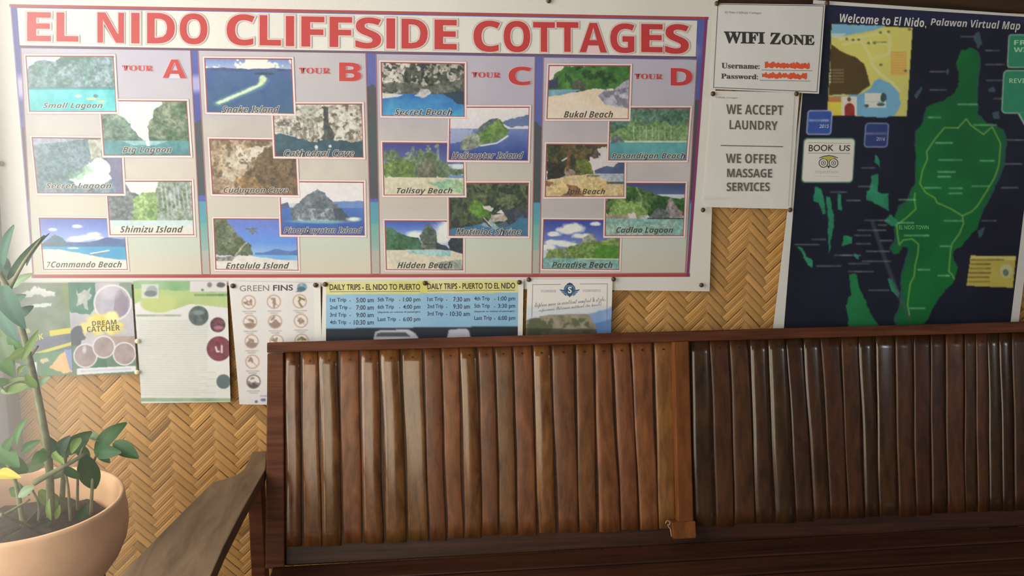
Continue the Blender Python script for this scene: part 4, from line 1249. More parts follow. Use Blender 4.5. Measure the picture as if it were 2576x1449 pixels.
obj('printed_underline', flat_polys(it, ty, WT), bus, M_GLOSSP)

# ---- blue emblem card
YS = YB-0.006
WS = (196, 187, 172)
card = empty('emblem_card', at([(1433, 765)], YS)[0], 'white card with a blue winged S emblem over a cliff, right of the timetable', 'card')
q = [(1327, 703), (1541, 701), (1536, 884), (1321, 884)]
c = poster_canvas(q, 1.8, (204, 194, 188), 21)
c.put((c.Y > 770).astype(float), (186, 184, 190), (176, 178, 190), 5, .7)
c.poly([(1480, 790), (1545, 770), (1545, 890), (1480, 890)], (140, 152, 178), (100, 128, 160), 6, .01); c.poly([(1490, 815), (1545, 800), (1545, 890), (1490, 890)], (76, 112, 152), k=.8, rough=.01)
c.poly([(1321, 806), (1345, 798), (1380, 793), (1420, 791), (1470, 789), (1484, 792), (1488, 806), (1500, 824), (1500, 890), (1321, 890)], (150, 136, 112), (112, 104, 78), 12, .01)
c.scat(c.mask_poly([(1321, 800), (1480, 800), (1490, 890), (1321, 890)]), (76, 82, 56), 10, .5, .8); c.poly([(1321, 826), (1500, 828), (1500, 890), (1321, 890)], (56, 54, 44), k=.7, rough=.01)
obj('printed_sheet', sheet_me(q, YS, albedo(resample(c, q, 120, 100), WS)), card, M_PAPER)
it = []
for s in strip([(1410, 715.5), (1340, 716), (1338, 798)], 1.4) + strip([(1460, 714.5), (1528, 714), (1526, 830)], 1.4): it.append((s, (124, 112, 112)))
B1 = (58, 84, 110); B2 = (104, 140, 160)
it += [(ngon(1433, 728, 14.5, 16), B1), (ngon(1433, 728, 12), (92, 122, 142)), (ngon(1433, 730, 10.5), (52, 74, 98))]
it += [([(1426, 714), (1433, 711), (1441, 714), (1440, 717), (1427, 717)], (44, 60, 78))]
for sg in (-1, 1):
    for k, (l, y) in enumerate(((26, 728), (22, 733), (17, 738))):
        it.append(([(1433+sg*9, y+2), (1433+sg*l, y), (1433+sg*(l-4), y+4), (1433+sg*8, y+7)], B1 if k % 2 == 0 else (76, 106, 130)))
it.append(([(1424, 741), (1442, 741), (1436, 745), (1433, 748), (1430, 745)], B1))
obj('printed_emblem', flat_polys(it, YS-0.00012, WS), card, M_PAPER)
ty = YS-0.0004
GR = (140, 128, 130)
lines(card, M_PAPER, [('S', rq(1428.5, 721, 1438.5, 738), (214, 214, 206), 'plain', .03, 0, ty),
    ('SUMMER', rq(1361, 729, 1399, 735.5), (168, 158, 158), 'sans', 0, 0, ty), ('COMFORTS', rq(1466, 728, 1511, 734.5), (168, 158, 158), 'sans', 0, 0, ty),
    ('Explore more in excellent comfort & style,', [(1345, 761), (1522, 745), (1522, 762), (1345, 778)], GR, 'script', .004, 0, ty),
    ('experience Palawan without the hassle!', [(1356, 775), (1513, 760), (1513, 772), (1356, 788)], GR, 'script', .004, 0, ty)], WS)

# ---- rules poster with round signs
YG = YB-0.006
WG = (220, 212, 190)
green = empty('reef_rules_poster', at([(700, 860)], YG)[0], 'pale poster headed GREEN FINS with small round signs, behind the bench corner', 'poster')
q = [(575, 707), (806, 712), (812, 1022), (603, 1016)]
c = poster_canvas([(570, 700), (816, 700), (816, 1024), (570, 1024)], 1.25, (222, 212, 194), 41)
c.put((c.X > 790).astype(float), (236, 228, 206), k=.6)
ic = [(626, 760), (689, 759), (754, 758), (629, 810), (692, 809), (757, 807), (633, 859), (696, 859), (759, 857), (635, 910), (698, 910), (638, 960), (700, 960)]
rng = random.Random(3)
for k, (x, y) in enumerate(ic):
    dk = (176, 140, 112) if k != 11 else (92, 84, 80)
    c.ell(x, y, 16.5, 16.5, (226, 212, 192), soft=.1)
    if k in (3, 4, 6, 11): c.poly([(x-15, y+4), (x, y+2), (x+15, y+4), (x+10, y+13), (x, y+16), (x-10, y+13)], (150, 130, 116) if k != 11 else (96, 88, 84))
    for j in range(3):
        x0 = x+rng.uniform(-9, 5); y0 = y+rng.uniform(-8, 6)
        c.line([(x0, y0), (x0+rng.uniform(-7, 9), y0+rng.uniform(-6, 7)), (x0+rng.uniform(-8, 9), y0+rng.uniform(-2, 9))], 2.2, (150, 128, 104) if k not in (2, 8) else (128, 118, 66))
    c.ring(x, y, 16.5, 2.2, dk)
    if k not in (2, 11): c.line([(x-11, y-11), (x+11, y+11)], 1.2, dk, .6)
    c.streaks(x-15, y+22, x+17, y+25, (150, 142, 126), k, .8); c.streaks(x-9, y+27, x+10, y+30, (150, 142, 126), k+40, .8)
c.ell(645, 1010, 3.5, 3.5, (110, 104, 130)); c.ell(662, 1006, 6, 4, (120, 116, 150), rough=.3); c.streaks(656, 994, 672, 998, (120, 110, 150), 4, .7)
c.ell(760, 722, 12.5, 11, (120, 140, 140), (176, 186, 178), 30); c.ell(758, 727, 11, 6, (84, 112, 112), soft=.3); c.poly([(742, 735), (752, 728), (762, 735)], (96, 124, 120))


def curl(u, v):
    return 0.012*np.clip(v-0.72, 0, 1)**2*12*np.clip(0.35-u, 0, 1)+0.0


obj('printed_sheet', sheet_me(q, YG, albedo(resample(c, q, 170, 230), WG), curl), green, M_PAPER)
ty = YG-0.0002
lines(green, M_PAPER, [('GREEN', rq(603, 718, 677, 733, -1), (134, 126, 112), 'plain', .004, 0, ty), ('FINS', rq(687, 717, 737, 732, -1), (84, 78, 72), 'plain', .02, 0, ty)], WG)

# ---- green information poster
YI = YB-0.0035
WI = (226, 219, 198)
info = empty('reef_information_poster', at([(460, 860)], YI)[0], 'white poster with green header and five round sea pictures, left of the round signs', 'poster')
q = [(336, 707), (571, 707), (581, 1010), (356, 1014)]
c = poster_canvas([(326, 700), (590, 700), (590, 1020), (326, 1020)], 1.25, (224, 220, 200), 51)
c.rect(326, 700, 590, 780, (196, 206, 140), (178, 196, 120), 6)
c.poly([(326, 700), (590, 700), (590, 740), (480, 730), (326, 724)], (132, 172, 112), (170, 196, 150), 7, .01)
c.poly([(326, 770), (360, 755), (440, 778), (480, 764), (590, 776), (590, 800), (326, 800)], (228, 222, 206))
c.ell(400, 762, 46, 24, (198, 206, 128), (188, 198, 116), 8)
c.poly([(326, 760), (355, 756), (420, 790), (326, 800)], (226, 222, 206), k=.0)
c.rect(479, 700, 580, 733, (222, 214, 198)); c.ell(528, 716, 6, 6.5, (140, 136, 128), soft=.4); c.ell(556, 716, 10, 6, (110, 100, 92), soft=.4, rough=.2); c.ell(510, 729, 4, 3, (130, 140, 130))
c.streaks(492, 738, 572, 745, (90, 130, 90), 1, .8)
c.rect(357, 715, 400, 749, (210, 214, 184)); c.ell(383, 731, 14, 13, (168, 170, 164), soft=.2); c.ell(380, 738, 16, 8, (124, 130, 128), soft=.3)
c.streaks(346, 790, 454, 796, (150, 158, 118), 2, .9)
for i in range(34): c.streaks(352, 806+i*5.6, 352+(170 if i < 22 else 150+(i % 3)*20), 809+i*5.6, (188, 184, 164), 10+i, .45)
for x, y, r, c1, c2 in ((500, 794, 25, (76, 88, 84), (116, 124, 116)), (548, 817, 19, (70, 60, 64), (146, 92, 96)), (551, 877, 31, (120, 62, 70), (140, 84, 86)), (563, 959, 18, (92, 116, 112), (120, 112, 104))):
    c.ell(x, y, r, r, c1, c2, 24, soft=.06)
c.ell(500, 786, 15, 6, (140, 148, 136), soft=.6); c.ell(550, 824, 12, 5, (180, 120, 122), soft=.6)
c.line([(543, 873), (546, 884), (551, 884)], 2.4, (224, 206, 190)); c.line([(558, 870), (558, 886)], 2.4, (224, 206, 190))
c.rect(326, 1000, 590, 1009, (170, 186, 146), (140, 164, 126), 14); c.rect(326, 1009, 590, 1020, (214, 220, 190))


def curl2(u, v): return 0.0018+0.0015*np.sin(v*6+u*2)+0.010*np.clip(u-0.8, 0, 1)*np.clip(v-0.3, 0, 1)


obj('printed_sheet', sheet_me(q, YI, albedo(resample(c, q, 190, 240), WI), curl2), info, M_PAPER)

# ---- resort leaflets at the left
YD = YB-0.0075
WD = (226, 219, 200)
dream = empty('dream_poster', at([(260, 830)], YD)[0], 'collage poster reading DREAM CATCHER on a yellow splash with four ringed pictures', 'poster')
q = [(171, 711), (330, 711), (345, 940), (184, 944)]
c = poster_canvas([(165, 705), (350, 705), (350, 950), (165, 950)], 1.1, (190, 184, 180), 61)
c.put(np.ones(c.X.shape), (198, 192, 186), (176, 170, 166), 5)
c.poly([(165, 705), (240, 705), (240, 770), (225, 790), (180, 788), (165, 770)], (56, 112, 92), (78, 132, 104), 7, .01); c.rect(300, 705, 350, 750, (90, 130, 96), (160, 160, 140), 9)
c.poly([(190, 722), (197, 738), (205, 736), (212, 728), (218, 732), (230, 720), (224, 738), (232, 744), (228, 752), (218, 756), (222, 780), (212, 776), (208, 762), (192, 770), (196, 752)], (160, 168, 150), (196, 196, 180), 20, .006)
c.ell(283, 762, 46, 44, (186, 180, 182), (160, 148, 154), 6, soft=.03); c.poly([(290, 730), (305, 728), (322, 750), (322, 790), (300, 800), (286, 780)], (140, 122, 134), k=.7, rough=.01); c.ell(275, 735, 24, 18, (214, 206, 200), soft=.8, k=.7)
c.ring(283, 762, 46, 3.6, (236, 230, 218), 44)
c.ell(258, 815, 48, 26, (226, 200, 84), (236, 220, 130), 12, soft=.4, rough=.35); c.ell(280, 796, 16, 12, (244, 230, 150), soft=.7, rough=.2)
c.poly([(165, 840), (205, 815), (215, 850), (190, 880), (165, 890)], (62, 70, 84), (84, 88, 98), 12, .02); c.rect(165, 870, 350, 950, (110, 136, 110), (88, 116, 92), 9)
c.rect(260, 845, 350, 880, (190, 168, 150), (160, 140, 128), 9); c.poly([(235, 900), (268, 905), (272, 930), (226, 930)], (58, 112, 80))
for x, y, r in ((215, 895, 29), (313, 890, 28), (261, 873, 27)):
    c.ell(x, y, r, r, (150, 130, 126), (176, 156, 146), 10, soft=.04); c.ring(x, y, r, 2.8, (236, 230, 220))
c.ell(212, 880, 5, 9, (206, 196, 186), soft=.7)
c.poly([(193, 927), (341, 920), (342, 934), (193, 943)], (222, 220, 212)); c.streaks(205, 932, 330, 936, (170, 170, 166), 2, .6, -.05)
obj('printed_sheet', sheet_me(q, YD, albedo(resample(c, q, 150, 210), WD)), dream, M_GLOSSP)
ty = YD-0.0002
lines(dream, M_GLOSSP, [('DREAM', [(231, 808), (292, 804), (293, 816), (232, 820)], (96, 92, 44), 'sans', 0, 0, ty), ('CATCHER', [(218, 822), (301, 817), (302, 831), (219, 836)], (84, 82, 40), 'sans', 0, 0, ty)], WD)

leafl = empty('island_leaflet', at([(100, 830)], YD)[0], 'green leaflet with yellow bands and pale rock arches, behind the tall plant', 'leaflet')
q = [(20, 713), (172, 712), (183, 943), (30, 946)]
c = poster_canvas([(10, 705), (190, 705), (190, 950), (10, 950)], 1.2, (110, 126, 104), 71)
c.put(np.ones(c.X.shape), (104, 124, 96), (136, 148, 128), 6)
c.poly([(42, 752), (60, 730), (95, 722), (115, 730), (140, 736), (138, 748), (90, 744), (60, 750)], (226, 222, 208), (200, 200, 186), 9, .02)
c.poly([(74, 768), (130, 760), (128, 768), (80, 776)], (214, 214, 200), rough=.01)
c.poly([(150, 705), (190, 705), (190, 800), (165, 790)], (136, 150, 90), (110, 130, 84), 8, .02)
c.poly([(10, 840), (100, 850), (190, 830), (190, 880), (90, 900), (10, 900)], (92, 100, 120), (110, 114, 128), 9, .02)
c.poly([(124, 832), (178, 824), (180, 838), (126, 846)], (218, 200, 70)); c.poly([(46, 832), (72, 826), (78, 836), (56, 842)], (190, 200, 110)); c.poly([(84, 888), (180, 860), (182, 868), (90, 894)], (206, 200, 80))
c.poly([(10, 895), (190, 880), (190, 950), (10, 950)], (70, 128, 92), (90, 146, 104), 7); c.poly([(124, 926), (152, 892), (164, 882), (172, 900), (186, 936), (160, 940)], (228, 174, 112), (236, 190, 130), 14, .01)
c.poly([(162, 880), (185, 878), (188, 936), (176, 930)], (130, 146, 184)); c.rect(74, 911, 93, 941, (232, 234, 228)); c.poly([(96, 905), (116, 896), (126, 912), (104, 916)], (222, 190, 150), rough=.02)
c.rect(12, 910, 38, 945, (70, 74, 86)); c.poly([(38, 912), (50, 915), (56, 934), (42, 942)], (232, 226, 216))
obj('printed_sheet', sheet_me(q, YD+0.001, albedo(resample(c, q, 130, 190), WD)), leafl, M_GLOSSP)
lines(leafl, M_GLOSSP, [('AK', [(82, 846), (108, 838), (110, 852), (84, 860)], (214, 206, 100), 'sans', .01, 0, YD)], WD)

# ================================================================== thumbtacks
TG = 'thumbtacks holding the sheets'


def tack(px_, py_, y, label, mat=None, r=0.0062):
    c_ = at([(px_, py_)], y)[0]
    prof = [(0.0001, 0.0052), (r*0.45, 0.0049), (r*0.8, 0.0038), (r, 0.0020), (r*0.96, 0.0008), (r*0.3, 0.0004), (0.0009, 0.0)]
    V, Fc = lathe(prof, (0, 0, 0), 20)
    V = [(c_[0]+v[0], c_[1]-v[2], c_[2]+v[1]) for v in V]
    Fc.append(tuple(range(20))); Fc.append(tuple(range(6*20, 7*20))[::-1])
    o = obj('thumbtack', mesh(V, Fc, smooth=True), None, mat or M_TACK)
    return tag(o, label, 'thumbtack', TG)


yt = YB-0.0052
for x, y, d, lab, mt in (
        (1803, 9, -.0062, 'brown thumbtack at the top left corner of the WIFI ZONE notice', None),
        (2080, 8, -.0056, 'brown thumbtack at the top left corner of the dark map', None),
        (1793, 236, -.0052, 'brown thumbtack at the top left corner of the laundry notice', None),
        (2003, 236, -.0052, 'brown thumbtack at the top right corner of the laundry notice', None),
        (1768, 528, -.0042, 'brown thumbtack at the bottom left corner of the laundry notice', None),
        (1987, 528, -.0042, 'brown thumbtack at the bottom right corner of the laundry notice', None),
        (1764, 717, 0, 'brown thumbtack in the bottom right corner of the tour banner', None),
        (1543, 702, -.0012, 'brown thumbtack at the top right corner of the blue emblem card', None),
        (1330, 703, -.0012, 'brown thumbtack at the top left corner of the blue emblem card', None),
        (1306, 710, -.0022, 'brown thumbtack at the top right corner of the trip timetable', None),
        (1069, 712, -.0022, 'brown thumbtack at the top middle of the trip timetable', None),
        (818, 715, -.0022, 'brown thumbtack at the top left corner of the trip timetable', None),
        (794, 717, -.0022, 'grey brown thumbtack at the top right corner of the GREEN FINS poster', None),
        (586, 719, -.0022, 'brown thumbtack at the top left corner of the GREEN FINS poster', None),
        (346, 858, -.0032, 'shiny pale thumbtack on the right edge of the DREAM CATCHER poster', M_TACKW),
        (345, 936, -.0032, 'shiny pale thumbtack at the bottom right corner of the DREAM CATCHER poster', M_TACKW),
        (5, 412, 0, 'brown thumbtack in the left margin of the tour banner', None),
        (1380, 2, 0, 'brown thumbtack in the top margin of the tour banner above COTTAGES', None)):
    tack(x, y, (yt if d > -.004 else YB-0.0052+d) + (d if d > -.004 else 0), lab, mt)

# ================================================================== the bench
TILT = math.radians(13)
BN = np.array([0.0, -math.cos(TILT), math.sin(TILT)])
BP = at([(1300, 852)], -0.065)[0]


def bp(P, off):
    return at_plane(P, BP+BN*off, BN)


rz = bp([(700, 875), (2560, 824)], 0.02)
BS = float((rz[1, 2]-rz[0, 2])/(rz[1, 0]-rz[0, 0]))      # the bench stands a touch higher at its right end
sp = bp([(1200, 1404)], 0.03)[0]
SN = np.array([-BS, 0, 1.0]); SN /= np.linalg.norm(SN)


def seat_z(x): return sp[2]+BS*(x-sp[0])


bench = empty('wooden_bench', (sp[0], -0.3, 0), 'long dark brown bench with a back of upright varnished bamboo slats, against the wall', 'bench')


def board(name, quad, off, thick, mat, bev=0.003):
    P = bp(quad, off)
    return obj(name, prism_me([Vector(p) for p in P], Vector(-BN*thick), bev), bench, mat)


board('top_rail', [(671, 862), (2650, 807), (2650, 834), (671, 888)], 0.020, 0.036, M_FRAME)
board('side_post', [(672, 889), (713, 888), (716, 1428), (667, 1432)], 0.018, 0.034, M_FRAME)
board('side_post', [(2606, 836), (2648, 835), (2660, 1330), (2616, 1330)], 0.018, 0.034, M_FRAME)
board('bottom_rail', [(718, 1352), (2614, 1258), (2614, 1322), (718, 1424)], 0.0025, 0.020, M_SEAT)
board('gap_shade_board', [(714, 880), (2606, 832), (2612, 1300), (717, 1355)], 0.002, 0.008, M_SEAT)  # dark sheet added behind the slats as the shade in their gaps
cp = board('centre_post', [(1694, 860), (1733, 859), (1745, 1316), (1706, 1318)], 0.030, 0.030, M_CENTRE)
cp['label'] = 'lighter orange brown middle post'
P = bp([(1690, 1314), (1750, 1311), (1752, 1354), (1695, 1357)], 0.036)
obj('post_foot', prism_me([Vector(p) for p in P], Vector(-BN*0.03), 0.003), cp, M_CENTRE)

ST = [714, 759, 801, 855, 906, 956, 1011, 1065, 1110, 1156, 1202, 1243, 1288, 1338, 1386, 1446, 1495, 1539, 1585, 1642, 1692,
      None, 1734, 1784, 1834, 1882, 1929, 1976, 2019, 2063, 2113, 2158, 2199, 2250, 2296, 2338, 2377, 2423, 2453, 2483, 2513, 2545, 2592]
SB = [714, 763, 810, 862, 913, 969, 1025, 1080, 1126, 1169, 1213, 1258, 1304, 1355, 1404, 1457, 1506, 1562, 1609, 1658, 1703,
      None, 1745, 1801, 1847, 1900, 1949, 2001, 2045, 2088, 2133, 2174, 2211, 2259, 2303, 2342, 2382, 2428, 2458, 2488, 2520, 2550, 2600]


def ytop(x): return np.interp(x, [714, 1202, 1642, 2060, 2600], [886, 868, 855, 844, 833])


def ybot(x): return np.interp(x, [714, 1156, 1213, 1658, 1745, 2133, 2550, 2610], [1376, 1354, 1348, 1330, 1326, 1302, 1284, 1280])


rng = random.Random(17)
nslat = 0
for i in range(len(ST)-1):
    if ST[i] is None or ST[i+1] is None: continue
    g = rng.choice((1, 1.5, 2, 3))
    t0, t1 = ST[i]+1, ST[i+1]-g; b0, b1 = SB[i]+1, SB[i+1]-g-rng.choice((0, 1))
    nr, nc = 14, 11
    V = []
    arch_h = rng.uniform(0.14, 0.24)
    gl = rng.random() < (0.75 if i < 7 else 0.35)
    flat = not gl or rng.random() < 0.3
    ph = rng.uniform(0, 6); roll = rng.uniform(-0.25, 0.25)
    dz_ = rng.uniform(-3, 3)
    for r in range(nr):
        f = r/(nr-1)
        wob = 1.3*math.sin(ph+f*4.5)+0.6*math.sin(ph*2+f*11); wid = 1.0*math.sin(ph*3+f*6)
        xl = t0+(b0-t0)*f+wob-wid*0.5; xr = t1+(b1-t1)*f+wob+wid*0.5
        y0 = ytop((xl+xr)/2); y1 = ybot((xl+xr)/2)+dz_
        y = y0+(y1-y0)*f
        pl, pr = bp([(xl, y), (xr, y)], 0.0035)
        w_ = np.linalg.norm(pr-pl)
        for c_ in range(nc):
            th = math.pi*c_/(nc-1)
            s = -math.cos(th); hgt = (math.sin(th)**(0.30 if flat else 0.6))*w_*(arch_h*(0.7 if flat else 1))+roll*s*w_*0.12
            V.append((pl+pr)/2+(pr-pl)*0.5*s+BN*hgt)
    Fc = []
    for r in range(nr-1):
        for c_ in range(nc-1):
            a = r*nc+c_
            Fc.append((a, a+nc, a+nc+1, a+1))
    Fc.append(tuple(range(nc))); Fc.append(tuple((nr-1)*nc+k for k in range(nc))[::-1])
    me = mesh(V, Fc)
    me.polygons.foreach_set('use_smooth', np.array([True]*(len(Fc)-2)+[False]*2))
    so = obj('back_slat', me, bench, (M_BAMBOO if gl else M_BAMBOO4) if i < 21 else (M_BAMBOO3 if gl else M_BAMBOO2))
    nslat += 1
    # the nail near its upper end
    xm = (t0+t1)/2; ym = ytop(xm)+24
    pc = bp([(xm, ym)], 0.0035)[0]
    w_ = np.linalg.norm(np.diff(bp([(t0, ym), (t1, ym)], 0.0035), axis=0))
    pc = pc+BN*(w_*arch_h*(0.7 if flat else 1)+0.0004)
    e1 = np.array([1.0, 0, 0]); e2 = np.cross(BN, e1)
    nv = [Vector(pc+0.0024*(math.cos(k*math.pi/4)*e1+math.sin(k*math.pi/4)*e2)-BN*0.0015) for k in range(8)]
    obj('nail', prism_me(nv, Vector(BN*0.0025)), so, M_NAIL)

# seat planks run along the bench
xl = float(bp([(684, 1418)], 0.03)[0, 0]); xr = float(bp([(2640, 1330)], 0.03)[0, 0])
yb0 = float(sp[1])
for k in range(6):
    a = yb0+0.012-k*0.082; b = a-0.073
    pts = [Vector((xl, a, seat_z(xl))), Vector((xr, a, seat_z(xr))), Vector((xr, b, seat_z(xr))), Vector((xl, b, seat_z(xl)))]
    obj('seat_plank', prism_me(pts, (0, 0, -0.024), 0.003), bench, M_SEAT)
yf = yb0+0.012-6*0.082+0.01
obj('seat_frame', prism_me([Vector((xl+.02, yb0, seat_z(xl)-.0245)), Vector((xr-.02, yb0, seat_z(xr)-.0245)), Vector((xr-.02, yf+.02, seat_z(xr)-.0245)), Vector((xl+.02, yf+.02, seat_z(xl)-.0245))], (0, 0, -0.05), 0.003), bench, M_SEAT)

# arm rest: a wide scooped board
ZA = float(at([(650, 1165)], -0.10)[0, 2])
outl = [(672, 1134), (634, 1136), (624, 1160), (613, 1180), (594, 1195), (570, 1203), (540, 1211), (470, 1276), (405, 1342), (300, 1450), (225, 1526), (470, 1570), (530, 1449), (563, 1374), (612, 1279), (668, 1180)]
A = at_z(outl, ZA)
ar = obj('arm_rest', prism_me([Vector(p) for p in A], (0, 0, -0.030), 0.003), bench, M_ARM)
ar['label'] = 'grey brown scooped arm rest'
ax0, ax1 = float(A[:, 0].min()), float(A[:, 0].max())
lx = at([(630, 1330), (666, 1330)], -0.10)
obj('leg', box_me((float(lx[0, 0]), -0.115, 0.0), (float(lx[1, 0]), -0.065, ZA-0.031), 0.003), bench, M_FRAME)
fx = float(at_z([(420, 1480)], ZA)[0, 0])
obj('leg', box_me((fx-0.03, -0.66, 0.0), (fx+0.03, -0.61, ZA-0.031), 0.003), bench, M_FRAME)
obj('leg', box_me((xr-0.06, -0.115, 0.0), (xr-0.01, -0.065, seat_z(xr)-0.026), 0.003), bench, M_FRAME)
obj('leg', box_me((xr-0.06, yf+0.02, 0.0), (xr-0.01, yf+0.07, seat_z(xr)-0.026), 0.003), bench, M_FRAME)

# a curl of string caught at the foot of the middle post
sp_ = bp([(1674, 1317), (1676, 1311), (1682, 1310), (1686, 1315), (1684, 1320), (1680, 1320), (1682, 1326), (1686, 1330), (1688, 1340), (1690, 1350)], 0.026)
V, Fc = tube(sp_, [0.0011]*len(sp_), 6)
tag(obj('string', mesh(V, Fc, smooth=True), None, flat_mat('pale_string', (186, 170, 150), 0.7, 0.1)), 'small pale curl of string at the foot of the bench middle post', 'string')

# ================================================================== the potted plant
YP = -0.46
pc = at([(58, 1268)], YP)[0]
pe = at([(304, 1268)], YP)[0]
PR = float(pe[0]-pc[0])*0.985
plant = empty('potted_plant', (pc[0], pc[1], pc[2]-0.20), 'terracotta pot with a leafy green plant on thin stems, in the lower left corner', 'plant')
prof = [(0.0005, -0.192), (PR*0.44, -0.192), (PR*0.46, -0.20), (PR*0.52, -0.20), (PR*0.66, -0.183), (PR*0.80, -0.155), (PR*0.92, -0.125), (PR*1.0, -0.092), (PR*1.03, -0.062), (PR*1.03, -0.035), (PR*1.012, -0.014), (PR*1.012, -0.004), (PR*1.0, 0.003), (PR*0.975, 0.004), (PR*0.955, -0.003), (PR*0.95, -0.03), (PR*0.94, -0.07), (PR*0.88, -0.11)]
V, Fc = lathe(prof, pc, 72)
obj('pot', mesh(V, Fc, smooth=True), plant, M_TERRA)
sprof = [(0.001, -0.048), (PR*0.3, -0.045), (PR*0.6, -0.054), (PR*0.88, -0.062), (PR*0.93, -0.072)]
V, Fc = lathe(sprof, pc, 48)
rr = np.random.RandomState(4)
V = [(v[0], v[1], v[2]+rr.uniform(-0.006, 0.006)) for v in V]
obj('soil', mesh(V, Fc, smooth=True), plant, M_SOIL)

stems = [([(128, 1320, .42), (126, 1220, .42), (120, 1130, .42), (104, 1040, .42), (90, 970, .43), (74, 900, .44), (50, 810, .45), (22, 730, .46), (-8, 680, .46)], .0085, .005),
         ([(150, 1325, .40), (156, 1260, .40), (160, 1190, .40), (166, 1130, .40)], .007, .004), ([(178, 1322, .44), (174, 1260, .44), (168, 1205, .44), (150, 1150, .44)], .0035, .002),
         ([(196, 1300, .38), (195, 1230, .38), (200, 1150, .38), (222, 1105, .38)], .0035, .002), ([(228, 1296, .42), (232, 1225, .42), (236, 1160, .42), (262, 1110, .42)], .004, .002),
         ([(84, 1216, .48), (130, 1190, .47), (175, 1165, .46), (214, 1142, .45)], .006, .0035), ([(-8, 1306, .55), (30, 1284, .52), (76, 1256, .50)], .0035, .002),
         ([(2, 1295, .56), (40, 1310, .52), (84, 1328, .46)], .004, .003), ([(60, 1330, .46), (50, 1270, .46), (38, 1210, .46), (10, 1150, .46)], .006, .003), ([(96, 1325, .44), (98, 1270, .44), (80, 1230, .44)], .0035, .002),
         ([(22, 730, .46), (60, 660, .46), (104, 600, .46)], .0045, .0018), ([(40, 790, .45), (12, 740, .45), (4, 680, .45)], .004, .002), ([(74, 900, .44), (96, 870, .44)], .003, .002), ([(90, 970, .43), (50, 960, .44), (10, 975, .46)], .0035, .002)]
for pts, r0, r1 in stems:
    Pw = [at([(x, y)], -d)[0] for x, y, d in pts]
    # smooth the stem a little
    Q = []
    for i in range(len(Pw)-1):
        for s in (0, .34, .67):
            p0 = Pw[max(i-1, 0)]; p1 = Pw[i]; p2 = Pw[i+1]; p3 = Pw[min(i+2, len(Pw)-1)]
            Q.append(0.5*((2*p1)+(p2-p0)*s+(2*p0-5*p1+4*p2-p3)*s*s+(-p0+3*p1-3*p2+p3)*s**3))
    Q.append(Pw[-1])
    V, Fc = tube(Q, list(np.linspace(r0, r1, len(Q))), 8)
    obj('stem', mesh(V, Fc, smooth=True), plant, M_STEM)

G = {'d': (50, 92, 50), 'g': (72, 122, 66), 'b': (74, 118, 104), 'l': (128, 160, 92), 'y': (206, 190, 70), 'p': (136, 166, 132), 'k': (44, 74, 54)}
leaves = [
    ((6, 676), (36, 566), 34, 'b'), ((18, 704), (112, 592), 22, 'k'), ((60, 668), (118, 586), 12, 'k'), ((26, 722), (80, 688), 24, 'p'), ((4, 716), (58, 826), 46, 'b'), ((-12, 706), (26, 800), 40, 'b'), ((-10, 640), (20, 700), 40, 'b'),
    ((-6, 760), (44, 858), 44, 'b'), ((10, 770), (66, 742), 30, 'b'), ((-14, 790), (30, 880), 44, 'p'), ((40, 800), (84, 770), 26, 'b'), ((20, 830), (64, 900), 36, 'g'), ((2, 846), (30, 930), 40, 'p'), ((56, 905), (98, 830), 20, 'l'), ((60, 880), (20, 905), 24, 'l'),
    ((90, 975), (66, 940), 26, 'l'), ((94, 968), (126, 948), 20, 'p'), ((84, 960), (0, 985), 42, 'l'), ((30, 985), (-10, 955), 36, 'g'), ((70, 915), (44, 940), 22, 'l'), ((86, 950), (66, 985), 24, 'p'), ((-6, 900), (30, 940), 40, 'g'),
    ((37, 1120), (64, 1052), 20, 'g'), ((54, 1138), (102, 1108), 26, 'd'), ((168, 1152), (112, 1092), 48, 'd'), ((150, 1150), (172, 1098), 36, 'k'), ((164, 1142), (228, 1086), 42, 'd'), ((214, 1090), (252, 1108), 26, 'p'), ((236, 1136), (316, 1062), 46, 'd'),
    ((286, 1112), (348, 1152), 40, 'd'), ((236, 1134), (304, 1138), 38, 'd'), ((212, 1146), (238, 1232), 54, 'd'), ((170, 1172), (196, 1204), 40, 'd'), ((134, 1136), (160, 1166), 24, 'l'), ((-6, 1126), (48, 1176), 44, 'g'), ((-8, 1156), (72, 1186), 46, 'g'),
    ((-10, 1190), (48, 1200), 30, 'y'), ((112, 1166), (50, 1190), 32, 'p'), ((86, 1226), (46, 1250), 28, 'p'), ((100, 1232), (152, 1272), 44, 'l'), ((126, 1310), (122, 1256), 16, 'l'), ((140, 1306), (150, 1270), 14, 'l'), ((90, 1330), (130, 1310), 22, 'k'), ((196, 1310), (220, 1268), 26, 'k'),
    ((190, 1120), (226, 1150), 30, 'g'), ((200, 1100), (180, 1140), 24, 'l'), ((120, 1140), (80, 1162), 34, 'g'), ((126, 1130), (98, 1150), 28, 'g'), ((156, 1186), (120, 1206), 30, 'p'), ((60, 1230), (20, 1240), 30, 'g'), ((40, 1215), (70, 1245), 24, 'd'), ((258, 1116), (282, 1092), 30, 'd'), ((246, 1128), (276, 1164), 26, 'd'), ((10, 1140), (30, 1100), 26, 'g')]
rng = random.Random(8)
V = []; Fc = []; Cc = []
tocam = Vector((0.1, -1, 0.5)).normalized()
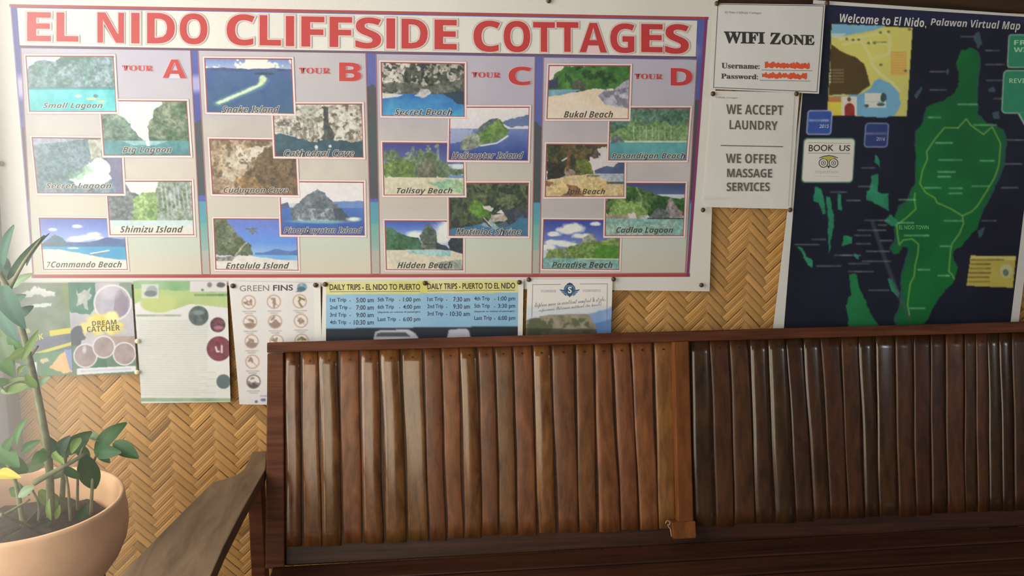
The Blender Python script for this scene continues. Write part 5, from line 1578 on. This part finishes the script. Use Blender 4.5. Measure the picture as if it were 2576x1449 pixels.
for (x0, y0), (x1, y1), w_, k in leaves:
    d0 = 0.44+rng.uniform(-0.07, 0.05); d1 = d0+rng.uniform(-0.03, 0.06)
    if y0 > 1250: d0 = d1 = 0.47
    a = Vector(at([(x0, y0)], -d0)[0]); b = Vector(at([(x1, y1)], -d1)[0])
    L = (b-a).length
    ax = (b-a).normalized()
    side = ax.cross(tocam+Vector((rng.uniform(-.5, .5), rng.uniform(-.2, .2), rng.uniform(-.5, .5)))).normalized()
    nrm = side.cross(ax).normalized()
    if nrm.dot(tocam) < 0: nrm = -nrm
    hw = w_/2/1290*1.0
    nL, nW = 9, 5
    base = len(V)
    col = lin(G[k])*rng.uniform(0.85, 1.2)
    fold = rng.uniform(0.1, 0.35); bend_ = rng.uniform(0.02, 0.16)
    for i in range(nL):
        t = i/(nL-1)
        wd_ = hw*(math.sin(math.pi*min(1, (t*0.93+0.04)))**0.75)*(1.12-0.3*t)
        for j in range(nW):
            s = (j-2)/2
            p = a+ax*L*t+side*wd_*s+nrm*(wd_*abs(s)*fold-bend_*L*(2*t-1)**2+0.05*L)
            V.append(tuple(p)); Cc.append(col*(1.25 if j == 2 else 1.0))
    for i in range(nL-1):
        for j in range(nW-1):
            q = base+i*nW+j
            Fc.append((q, q+1, q+nW+1, q+nW))
obj('foliage', mesh(V, Fc, np.array(Cc), smooth=True), plant, M_LEAF)

# a plain stool carries the pot (below the picture)
zs = float(pc[2])-0.20
stool = empty('wooden_stool', (pc[0], pc[1], 0), 'low wooden stool under the terracotta pot', 'stool')
obj('seat', box_me((pc[0]-.105, pc[1]-.105, zs-.03), (pc[0]+.105, pc[1]+.105, zs), 0.004), stool, M_STOOL)
for sx in (-1, 1):
    for sy in (-1, 1):
        cx, cy = pc[0]+sx*.08, pc[1]+sy*.08
        obj('leg', box_me((cx-.02, cy-.02, 0), (cx+.02, cy+.02, zs-.03), 0.003), stool, M_STOOL)

# ================================================================== scattering volume added to imitate lens glare at the open left end
def glare_veil():
    m = bpy.data.materials.new('glare_scatter'); m.use_nodes = True
    nt = m.node_tree
    nt.nodes.remove(nt.nodes['Principled BSDF'])
    vs = N(nt, 'ShaderNodeVolumeScatter'); vs.inputs['Color'].default_value = (1, 1, 1, 1); vs.inputs['Anisotropy'].default_value = 0.2
    geo = N(nt, 'ShaderNodeNewGeometry'); sp_ = N(nt, 'ShaderNodeSeparateXYZ')
    nt.links.new(geo.outputs['Position'], sp_.inputs[0])
    mr = N(nt, 'ShaderNodeMapRange', interpolation_type='SMOOTHSTEP')
    mr.inputs[1].default_value = -0.4; mr.inputs[2].default_value = -1.2; mr.inputs[3].default_value = 0.0; mr.inputs[4].default_value = GLARE
    nt.links.new(sp_.outputs[0], mr.inputs[0]); nt.links.new(mr.outputs[0], vs.inputs['Density'])
    nt.links.new(vs.outputs[0], nt.nodes['Material Output'].inputs['Volume'])
    o = obj('glare_veil', box_me((-1.66, -1.75, 0.2), (-0.4, -0.03, 2.3)), None, m)
    o['kind'] = 'stuff'; tag(o, 'faint bright veil added to imitate glare at the left end', 'glare_veil')


GLARE = 0.95
glare_veil()

finish_lettering()
print('slats', nslat, 'PR', PR, 'pot', pc, 'BS', BS, 'seat', sp, 'ZA', ZA, 'arm', A[:, 1].min())
